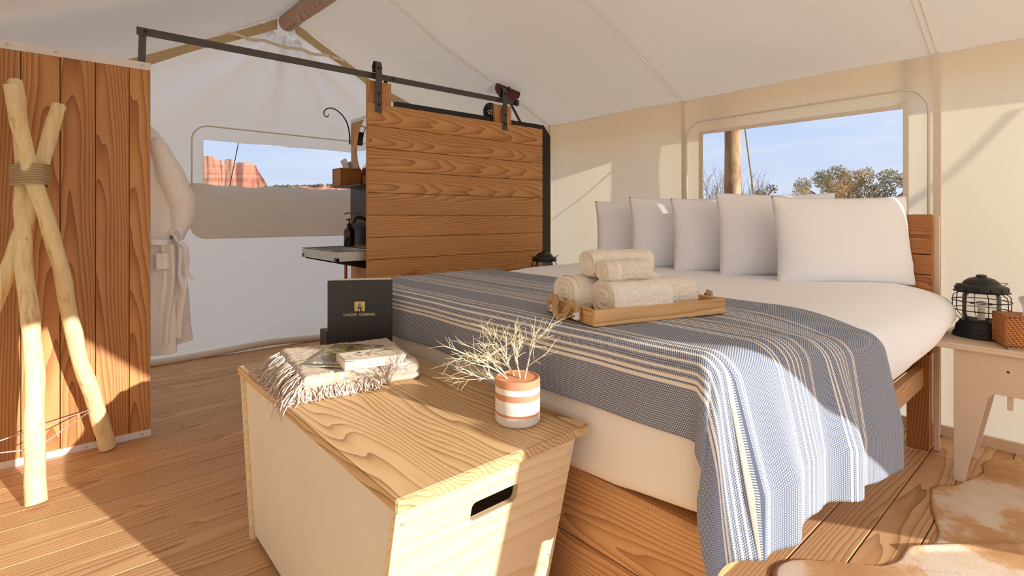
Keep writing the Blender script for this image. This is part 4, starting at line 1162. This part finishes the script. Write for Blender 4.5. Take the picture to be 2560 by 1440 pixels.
text('title', 'THE', .0085, MK @ Matrix.Translation((.165, .11, kt + .0016)) @ Matrix.Rotation(0, 4, 'Z'), M_ink, kc)
text('title', 'ALCHEMIST', .0095, MK @ Matrix.Translation((.163, .094, kt + .0016)), M_ink, kc)

# striped pot with bleached twigs
PC = (.993, 1.112, BZ)
po = empty('striped_pot', PC, 'white and terracotta banded clay pot at the near end of the bench', 'pot')
Rp, Hp = .0645, .128
n_ = NT('banded_clay'); c_ = n_.coord(); s_ = n_.n('ShaderNodeSeparateXYZ'); n_.set(s_.inputs[0], c_)
zz = n_.math('ADD', n_.math('SUBTRACT', s_.outputs[2], BZ), n_.math('MULTIPLY', n_.noise(c_, 9, 2).outputs[0], .004))
q = None
for c, h in ((.125, .0165), (.0835, .0085), (.0345, .0035)):
    k = n_.math('COMPARE', zz, c, h); q = k if q is None else n_.math('MAXIMUM', q, k)
M_pot = n_.fin(n_.mix(q, (244, 237, 228), (212, 146, 110)), .75)
obj('body', MB().lathe([(0, 0), (Rp - .008, 0), (Rp - .003, .003), (Rp, .009), (Rp, Hp - .004), (Rp - .002, Hp), (Rp - .006, Hp), (Rp - .008, Hp - .004), (Rp - .008, .10)], PC, 56), M_pot, po, smooth='auto', fix=False)
obj('inner_wall', MB().lathe([(Rp - .0081, Hp - .003), (Rp - .0081, .095), (0, .095)], PC, 40), M_terra, po, smooth='auto', fix=False)
obj('filler', MB().lathe([(0, .101), (Rp - .009, .098)], PC, 30), M_soil, po, smooth=True, fix=False)
tw = MB(); rr = random.Random(23)
def branch(p, d, L, r, dep):
    n = 5; pts = [p.copy()]; rad = [r]; kids = []
    for i in range(n):
        d = (d + Vector((rr.gauss(0, .13), rr.gauss(0, .13), rr.gauss(0, .10)))).normalized()
        p = p + d * L / n; pts.append(p.copy()); rad.append(r * (1 - .45 * (i + 1) / n))
        if dep > 0 and i >= 1:
            for _ in range(2 if rr.random() < .45 else 1):
                kids.append((p.copy(), (d + Vector((rr.gauss(0, .55), rr.gauss(0, .55), rr.gauss(0, .42)))).normalized(), L * rr.uniform(.42, .68), rad[-1] * .74))
    tw.tube(pts, rad, 5)
    for k in kids: branch(k[0], k[1], k[2], k[3], dep - 1)
rgt = Vector((sin(yaw), -cos(yaw), 0)); fw_ = Vector((cos(yaw), sin(yaw), 0)); zt_ = Vector((0, 0, 1))
for (a, b, c), L in (((-.90, .0, .42), .135), ((-.72, .2, .62), .16), ((-.42, .1, .95), .14), ((-.95, -.1, .16), .12), ((-.18, .0, 1.0), .13), ((.14, -.1, 1.1), .15), ((-.62, .3, .8), .15)):
    d = (rgt * a + fw_ * b + zt_ * c).normalized()
    branch(Vector(PC) + Vector((0, 0, .10)) + rgt * (a * .02 + .012) + fw_ * rr.uniform(-.02, .02), d, L, .0027, 2)
o = obj('dried_twigs', tw, M_twig, None, smooth=True); setp(o, 'spray of bleached dried twigs leaning out of the clay pot', 'twigs')

# ================================================================ NIGHTSTANDS
def nightstand(x0, y0, label, g):
    """x0,y0: corner toward the foot / far side; size .47 x .50"""
    t = empty('nightstand', (x0 + .24, y0 - .25, 0), label, 'nightstand', g)
    NZ = .625
    plank('top', (x0 + .235, y0 - .26, NZ - .0125), .52, .47, .025, M_bamboo, ('Y', 'X'), t, bevel=.004)
    def leg(xp, nm):
        # panel in the plane X = const with two tapering legs and an arched apron
        yA, yB = y0 - .075, y0 - .445
        pts = [(yA, .0), (yA, NZ - .026), (yB, NZ - .026), (yB, 0), (yB + .035, 0), (yB + .115, .40), (yB + .135, .425), (yA - .135, .425), (yA - .115, .40), (yA - .035, 0)]
        obj(nm, MB().prism(pts, lambda a, b: (xp, a, b), lambda a, b: (xp + .018, a, b)), M_bamboo, t, bevel=.0015)
    leg(x0 + .025, 'leg_panel'); leg(x0 + .37, 'leg_panel')
    obj('cross_panel', MB().prism([(x0 + .044, NZ - .026), (x0 + .37, NZ - .026), (x0 + .37, .36), (x0 + .28, .42), (x0 + .13, .42), (x0 + .044, .36)], lambda a, b: (a, y0 - .25, b), lambda a, b: (a, y0 - .268, b)), M_bamboo, t, bevel=.0015)
    obj('screw', MB().lathe([(0, -.002), (.004, -.002), (.005, 0)], (x0 + .024, y0 - .255, .53), 8, 'X'), M_black, t)
    return t
nightstand(3.035, .525, 'pale bamboo plywood nightstand by the right wall, holding the large lantern', 'bedside stands')
nightstand(3.02, 3.22, 'pale bamboo nightstand behind the far side of the bed, under the far lantern', 'bedside stands')

def lantern(c, label, s=1.0):
    t = empty('camping_lantern', c, label, 'lantern', 'black camping lanterns beside the bed')
    sc = lambda pr: [(r * s, z * s) for r, z in pr]
    P = lambda x, y, z: (c[0] + x * s, c[1] + y * s, c[2] + z * s)
    obj('base', MB().lathe(sc([(0, 0), (.108, 0), (.110, .006), (.106, .010), (.106, .016), (.100, .022), (.098, .03), (.094, .05), (.083, .066), (.08, .07), (.08, .074), (.076, .078), (.066, .08), (0, .08)]), c, 48), M_black, t, smooth='auto')
    obj('cap', MB().lathe(sc([(0, .21), (.09, .212), (.104, .212), (.105, .216), (.098, .219), (.098, .236), (.095, .241), (.070, .250), (.068, .256), (.064, .262), (.046, .276), (.022, .284), (.020, .284), (.019, .292), (0, .294)]), c, 48), M_black, t, smooth='auto')
    obj('globe', MB().lathe(sc([(.060, .08), (.066, .085), (.070, .10), (.070, .19), (.066, .205), (.060, .212)]), c, 40), M_globe, t, smooth=True, fix=False)
    obj('lamp_core', MB().lathe(sc([(0, .08), (.014, .08), (.014, .15), (.02, .155), (.02, .165), (0, .17)]), c, 20), M_glaze, t, smooth='auto')
    cg = MB()
    for k in range(8):
        a = 2 * pi * k / 8 + .35
        pts = crom([P(r * cos(a), r * sin(a), z) for r, z in ((.078, .076), (.088, .09), (.102, .104), (.107, .13), (.107, .175), (.103, .195), (.088, .206), (.085, .215))], 4)
        cg.tube(pts, .0019 * s, 6)
    for z in (.128, .170): cg.tube([P(.108 * cos(2 * pi * i / 48), .108 * sin(2 * pi * i / 48), z) for i in range(48)], .0026 * s, 6, closed=True)
    obj('wire_guard', cg, M_black, t, smooth=True)
    for a0 in (2.4, 5.5):
        lo = MB().tube(crom([P((.088 + dr) * cos(a0 + da), (.088 + dr) * sin(a0 + da), z) for dr, da, z in ((0, -.12, .244), (.018, -.14, .252), (.026, 0, .254), (.018, .14, .252), (0, .12, .244))], 4), .0016 * s, 6)
        obj('side_loop', lo, M_black, t, smooth=True)
    obj('top_ring', MB().tube([P(.028 * cos(2 * pi * i / 24), .016 * sin(2 * pi * i / 24) , .292) for i in range(24)], .0016 * s, 6, closed=True), M_black, t, smooth=True)
    # face toward the room
    d = Vector((-c[0], -c[1], 0)).normalized(); e_ = Vector((-d.y, d.x, 0))
    Mf = frame(Vector(c) + d * .094 * s + Vector((0, 0, .034 * s)), e_, Vector((0, 0, 1)))
    obj('dimmer_knob', MB().lathe([(0, .014), (.012, .014), (.0135, .011), (.0135, -.004)], (0, 0, 0), 20), M_black, t, M=Mf, smooth='auto')
    obj('brass_slot', MB().tube([(-.015, -.018, .012), (.018, -.018, .012), (.021, -.021, .012), (.018, -.024, .012), (-.015, -.024, .012), (-.018, -.021, .012)], .001, 6, closed=True), M_brass, t, M=Mf)
    return t, d, e_
LC = (3.31, .385, .6255)
t, d, e_ = lantern(LC, 'large black camping lantern on the nightstand by the rattan box')
obj('name_band', MB().grid(12, 1, lambda u, v: tuple(Vector(LC) + (d * cos((u - .5) * .7) + e_ * sin((u - .5) * .7)) * .111 + Vector((0, 0, .165 + .010 * v)))), M_black, t, smooth=True, fix=False)
text('lettering', 'BAREBONES', .0085, frame(Vector(LC) + d * .113 + Vector((0, 0, .170)), e_, (0, 0, 1)), M_inkw, t)
M_vent = plain('vent_black', (8, 8, 10), .9)
for k in range(14):
    a = 2 * pi * k / 14
    M_ = Matrix.Rotation(a, 4, 'Z'); b_ = MB().box(.0955, .099, -.003, .003, .221, .234)
    obj('vent_slot', MB().add([Vector(LC) + (M_ @ Vector(v)) for v in b_.v], b_.f), M_vent, t)
lantern((2.95, 2.98, .6255), 'small looking far black camping lantern peeping over the far side of the bed', 1.0)
tissue_box((3.19, .185, .632), (.36, -.93), .26, .15, .135, 'large woven rattan tissue box on the nightstand by the right wall', ph=.10)
o = obj('white_mat', MB().box(-.118, .118, -.068, .068, 0, .006), M_glaze, None, M=frame((3.19, .185, .6255), (.36, -.93, 0), (.93, .36, 0)), bevel=.001); setp(o, 'thin white liner under the large rattan tissue box', 'liner')

# ================================================================ RUG
ru = [(1.50, .50), (1.66, .645), (1.80, .735), (1.906, .722), (1.98, .65), (2.03, .575), (2.105, .508), (2.19, .472), (2.27, .470), (2.31, .458), (2.36, .425), (2.42, .408), (2.50, .412), (2.60, .44), (2.70, .47), (2.81, .487), (2.88, .50), (2.945, .48), (3.0, .435), (3.06, .418), (3.159, .39), (3.25, .372), (3.33, .385), (3.42, .374), (3.50, .325), (3.545, .24), (3.55, .10), (3.46, -.05), (3.5, -.25), (3.4, -.45), (3.1, -.55), (2.8, -.60), (2.4, -.55), (2.1, -.35), (1.85, -.2), (1.6, -.1), (1.45, .1), (1.42, .35)]
rc = crom([(x, y, 0) for x, y in ru + ru[:1]], 4)[:-1]; cx, cy = 2.5, .05
rm = MB(); nr = 40; n = len(rc)
def rz(x, y):
    f = (x - 2.30) * .62 + (y - .455) * .785; g = (x - 2.30) * .785 - (y - .455) * .62
    crease = .012 * exp(-(f / .012) ** 2) * exp(-max(0, g - .2) ** 2 * 6) if g > -.05 else 0
    return .004 + .004 * (1 + nz3(x * 2.5, y * 2.5, 1)) * .5 + crease
vs = [(cx, cy, rz(cx, cy))]
for j in range(1, nr + 1):
    for p in rc:
        t = j / nr; x, y = cx + (p.x - cx) * t, cy + (p.y - cy) * t
        vs.append((x, y, rz(x, y) if j < nr else .0045))
fs = [(0, 1 + i, 1 + (i + 1) % n) for i in range(n)]
for j in range(nr - 1):
    for i in range(n): a = 1 + j * n + i; b = 1 + j * n + (i + 1) % n; fs.append((a, a + n, b + n, b))
o0 = len(vs); vs += [(p.x, p.y, .0005) for p in rc]
for i in range(n): fs.append((1 + (nr - 1) * n + i, o0 + i, o0 + (i + 1) % n, 1 + (nr - 1) * n + (i + 1) % n))
o = obj('cowhide_rug', MB().add(vs, fs), M_hide, smooth=True, fix=False); setp(o, 'brown and white cowhide rug on the floor beside the bed', 'rug')

# ================================================================ OUTSIDE
def rockmat():
    n = NT('red_sandstone'); c = n.coord(); s = n.n('ShaderNodeSeparateXYZ'); n.set(s.inputs[0], c)
    lay = n.noise(n.vmath('MULTIPLY', c, (.01, .01, .5)), 1.0, 4).outputs[0]
    pat = n.noise(n.vmath('MULTIPLY', c, (.12, .12, .05)), 1.0, 5).outputs[0]
    col = n.ramp(n.math('ADD', n.math('MULTIPLY', lay, .5), n.math('MULTIPLY', pat, .5)), [(.38, (176, 106, 84)), (.62, (222, 164, 132)), (.5, (204, 138, 108))])
    return n.fin(col, .95)
M_rock = rockmat()
def screen_pt(px, d, z): # helper in plan only: direction by view angle
    r = (px - 1280) / 1293.0; return fw_ * d + rgt * (r * d)
mesa = MB(); D = 330; nU, nV = 240, 40
top = [(300, 30), (506, 38.5), (530, 38), (548, 36.2), (560, 35), (566, 37), (580, 36), (584, 33.8), (600, 34.5), (618, 34.5), (630, 33.5), (640, 32), (652, 27), (660, 23.5), (668, 20), (676, 15), (690, 8)]
def tz(px):
    for (a, b), (c, d) in zip(top, top[1:]):
        if px <= c: return b + (d - b) * (px - a) / (c - a)
    return top[-1][1]
def mf(u, v):
    px = 300 + 390 * u; zt0 = tz(px) * 1.03 + 1.2 * nz3(px * .09, 3, 3)
    col = 7 * abs(nz3(px * .022, 0, 1)) + 2 * abs(nz3(px * .07, v * 2, 1))
    terr = 9 * (1 - v) ** 3 + 1.6 * nz3(px * .02, v * 7, 9)
    d = D - col * (1 if v < .98 else 1) - terr + (120 * max(0, v - .93) / .07)
    p = screen_pt(px, d, 0); return (p.x, p.y, -1 + (zt0 + 1) * min(1, v / .93))
mesa.grid(nU, nV, mf)
o = obj('sandstone_mesa', mesa, M_rock, smooth=False, fix=False); setp(o, 'tall red sandstone cliff seen through the left part of the gable window', 'cliff')
rdg = MB()
def rf2(u, v):
    px = 560 + 560 * u; h = 17.5 + 4 * u + .8 * nz3(px * .05, 1, 1)
    d = 300 - 22 * (1 - v) + 5 * abs(nz3(px * .04, v * 4, 4)) + (200 * max(0, v - .9) / .1)
    p = screen_pt(px, d, 0); return (p.x, p.y, -1 + (h + 1) * min(1, v / .9) + .5 * nz3(px * .2, v * 9, 1))
rdg.grid(200, 24, rf2)
o = obj('desert_ridge', rdg, M_rock, fix=False); setp(o, 'low red desert ridge right of the cliff beyond the gable window', 'ridge')
M_leafd = plain('scrub_green', (104, 108, 78), .9, var=.2, vs=2)
rr = random.Random(3)
sc_ = MB()
for i in range(70):
    u = rr.random(); px = 660 + 200 * u; p = screen_pt(px, 296 + rr.random() * 14, 0); h = 17.2 + 4 * (px - 560) / 560
    r = rr.uniform(.5, 1.3)
    sc_.add([(p.x + r * cos(a) * cos(b), p.y + r * sin(a) * cos(b), h + r * sin(b) * .9) for b in (-.6, .5) for a in [k * pi / 3 for k in range(6)]] + [(p.x, p.y, h + r)],
            [(k, (k + 1) % 6, 6 + (k + 1) % 6, 6 + k) for k in range(6)] + [(6 + k, 6 + (k + 1) % 6, 12) for k in range(6)])
o = obj('ridge_scrub', sc_, M_leafd, fix=False); setp(o, 'sparse dark scrub dotting the top of the far ridge', 'scrub', kind='stuff')

def barkmat():
    n = NT('peeled_bark'); c = n.coord()
    a = n.noise(n.vmath('MULTIPLY', c, (14, 14, 5)), 1.0, 5, .6).outputs[0]
    col = n.ramp(a, [(.35, (176, 134, 98)), (.65, (242, 212, 172)), (.5, (222, 184, 140))]); n.bump(a, .6, .01); return n.fin(col, .9)
M_bark = barkmat()
pst = MB().tube([(3.862 + .008 * sin(z * 2), 1.855 + .010 * sin(z * 1.3), z) for z in lin_split(-.36, 2.03, 16)], [.062 - .004 * i / 16 + .002 * sin(i * 1.7) for i in range(17)], 20)
o = obj('outside_pole', pst, M_bark, smooth=True); setp(o, 'round bark covered pole standing just outside the bed window', 'pole')
o = obj('guy_rope', MB().tube([(3.88, 1.79, 1.96), (4.344, 1.915, 1.36), (5.67, 2.27, -.36)], .006, 6), M_rope, smooth=True); setp(o, 'tan guy rope running down beside the outside pole', 'rope')
o = obj('guy_line', MB().tube([(1.25, 5.15, 2.15), (1.2455, 5.315, 1.837), (1.20, 7.0, -.36)], .004, 6), M_black, smooth=True); setp(o, 'thin dark guy line crossing the gable window', 'rope')
o = obj('guy_rope', MB().tube([(3.90, -.6, 2.0), (4.9, -1.6, -.36)], .010, 6), M_rope, smooth=True); setp(o, 'guy rope outside the wall behind the lantern nightstand', 'rope')

def leafmat(name, a, b, c):
    n = NT(name); o_ = n.coord(); k = n.noise(o_, 1.4, 3).outputs[0]
    col = n.ramp(k, [(.36, a), (.64, c), (.5, b)]); n.fin(col, .85, 0, .1); return n.m
M_lv = leafmat('juniper_green', (128, 116, 72), (178, 160, 100), (216, 176, 118)); M_bk2 = plain('grey_twig', (150, 124, 108), .9)
def tree(px, d, blobs, seed, label, name, nleaf):
    base = screen_pt(px, d, 0); r_ = random.Random(seed)
    t = empty(name, (base.x, base.y, -.36), label, 'tree')
    tk = MB(); lv = MB(); top = Vector((base.x, base.y, 1.3))
    tk.tube(crom([(base.x, base.y, -.36), (base.x + .1, base.y, .4), tuple(top)], 5), [.16 - .08 * i / 10 for i in range(11)], 8)
    for bx, bz, br in blobs:
        c = base + rgt * bx * 1.07 + fw_ * r_.uniform(-.5, .5) + zt_ * (bz * 1.04 + .02)
        tk.tube(crom([tuple(top - zt_ * .3), tuple((top + c) / 2 + Vector((0, 0, -.1))), tuple(c)], 4), [.05, .045, .04, .035, .03, .025, .02, .012, .01], 5)
        for i in range(int(nleaf * br * br)):
            v = Vector((r_.gauss(0, 1), r_.gauss(0, 1), r_.gauss(0, 1))).normalized() * br * (r_.random() ** .35)
            p = c + Vector((v.x, v.y, v.z * .8)); a = Vector((r_.gauss(0, 1), r_.gauss(0, 1), r_.gauss(0, 1) + .5)).normalized(); b = a.orthogonal().normalized()
            s = r_.uniform(.018, .04); lv.add([p - b * s * .6, p + b * s * .6, p + a * s * 1.8], [(0, 1, 2)])
    obj('trunk', tk, M_bk2, t, smooth=True); l = obj('foliage', lv, M_lv, t, fix=False); l['kind'] = 'stuff'
    return t
rr = random.Random(11); bl_ = []
# juniper crown: scene units at 14 m
for x, z, r in ((-1.35, 1.75, .22), (-1.15, 1.95, .24), (-.95, 1.6, .22), (-.8, 2.0, .26), (-.55, 1.75, .3), (-.5, 2.15, .28), (-.2, 1.9, .36), (-.15, 2.28, .26), (.15, 2.1, .34), (.15, 1.7, .34), (.5, 2.2, .28), (.55, 1.85, .36), (.85, 2.15, .26), (.95, 1.8, .32), (1.25, 2.05, .28), (1.35, 1.75, .3), (1.6, 1.9, .3), (-.3, 1.5, .34), (.4, 1.45, .34), (1.0, 1.45, .36), (1.6, 1.5, .3), (0, 1.2, .4), (.8, 1.1, .4), (1.5, 1.1, .4), (-1.3, 1.5, .14)):
    bl_.append((x, z, r))
tree(2125, 14, bl_, 4, 'broad olive green juniper seen through the right half of the bed window', 'juniper_tree', 6500)
tree(1880, 12, [(.05, 1.60, .16), (.22, 1.70, .14), (.32, 1.62, .12), (-.2, 1.55, .16), (-.05, 1.4, .2), (.2, 1.35, .2)], 8, 'small olive green branchy pine just right of the outside pole', 'small_pine', 6000)
sb = MB(); rr = random.Random(31)
def twg(p, d, L, r, dep):
    pts = [p]; 
    for i in range(4):
        d = (d + Vector((rr.gauss(0, .12), rr.gauss(0, .12), rr.gauss(.03, .1)))).normalized(); pts.append(pts[-1] + d * L / 4)
        if dep: twg(pts[-1], (d + Vector((rr.gauss(0, .5), rr.gauss(0, .5), .15))).normalized(), L * .62, r * .6, dep - 1)
    sb.tube(pts, [r, r * .9, r * .8, r * .7, r * .5], 3, caps=False)
for px, dd in ((1768, 7.6), (1790, 8), (1815, 8.3), (1862, 8.2), (1750, 7.8)):
    b0 = screen_pt(px, dd, 0)
    for k in range(3):
        twg(Vector((b0.x, b0.y, .5)), Vector((rr.gauss(0, .25), rr.gauss(0, .25), 1)).normalized(), .75, .012, 3)
    sb.tube([(b0.x, b0.y, -.36), (b0.x, b0.y, .55)], .03, 6)
o = obj('bare_shrub', sb, M_bk2, fix=False); setp(o, 'leafless twiggy shrub behind the outside pole in the bed window', 'shrub')
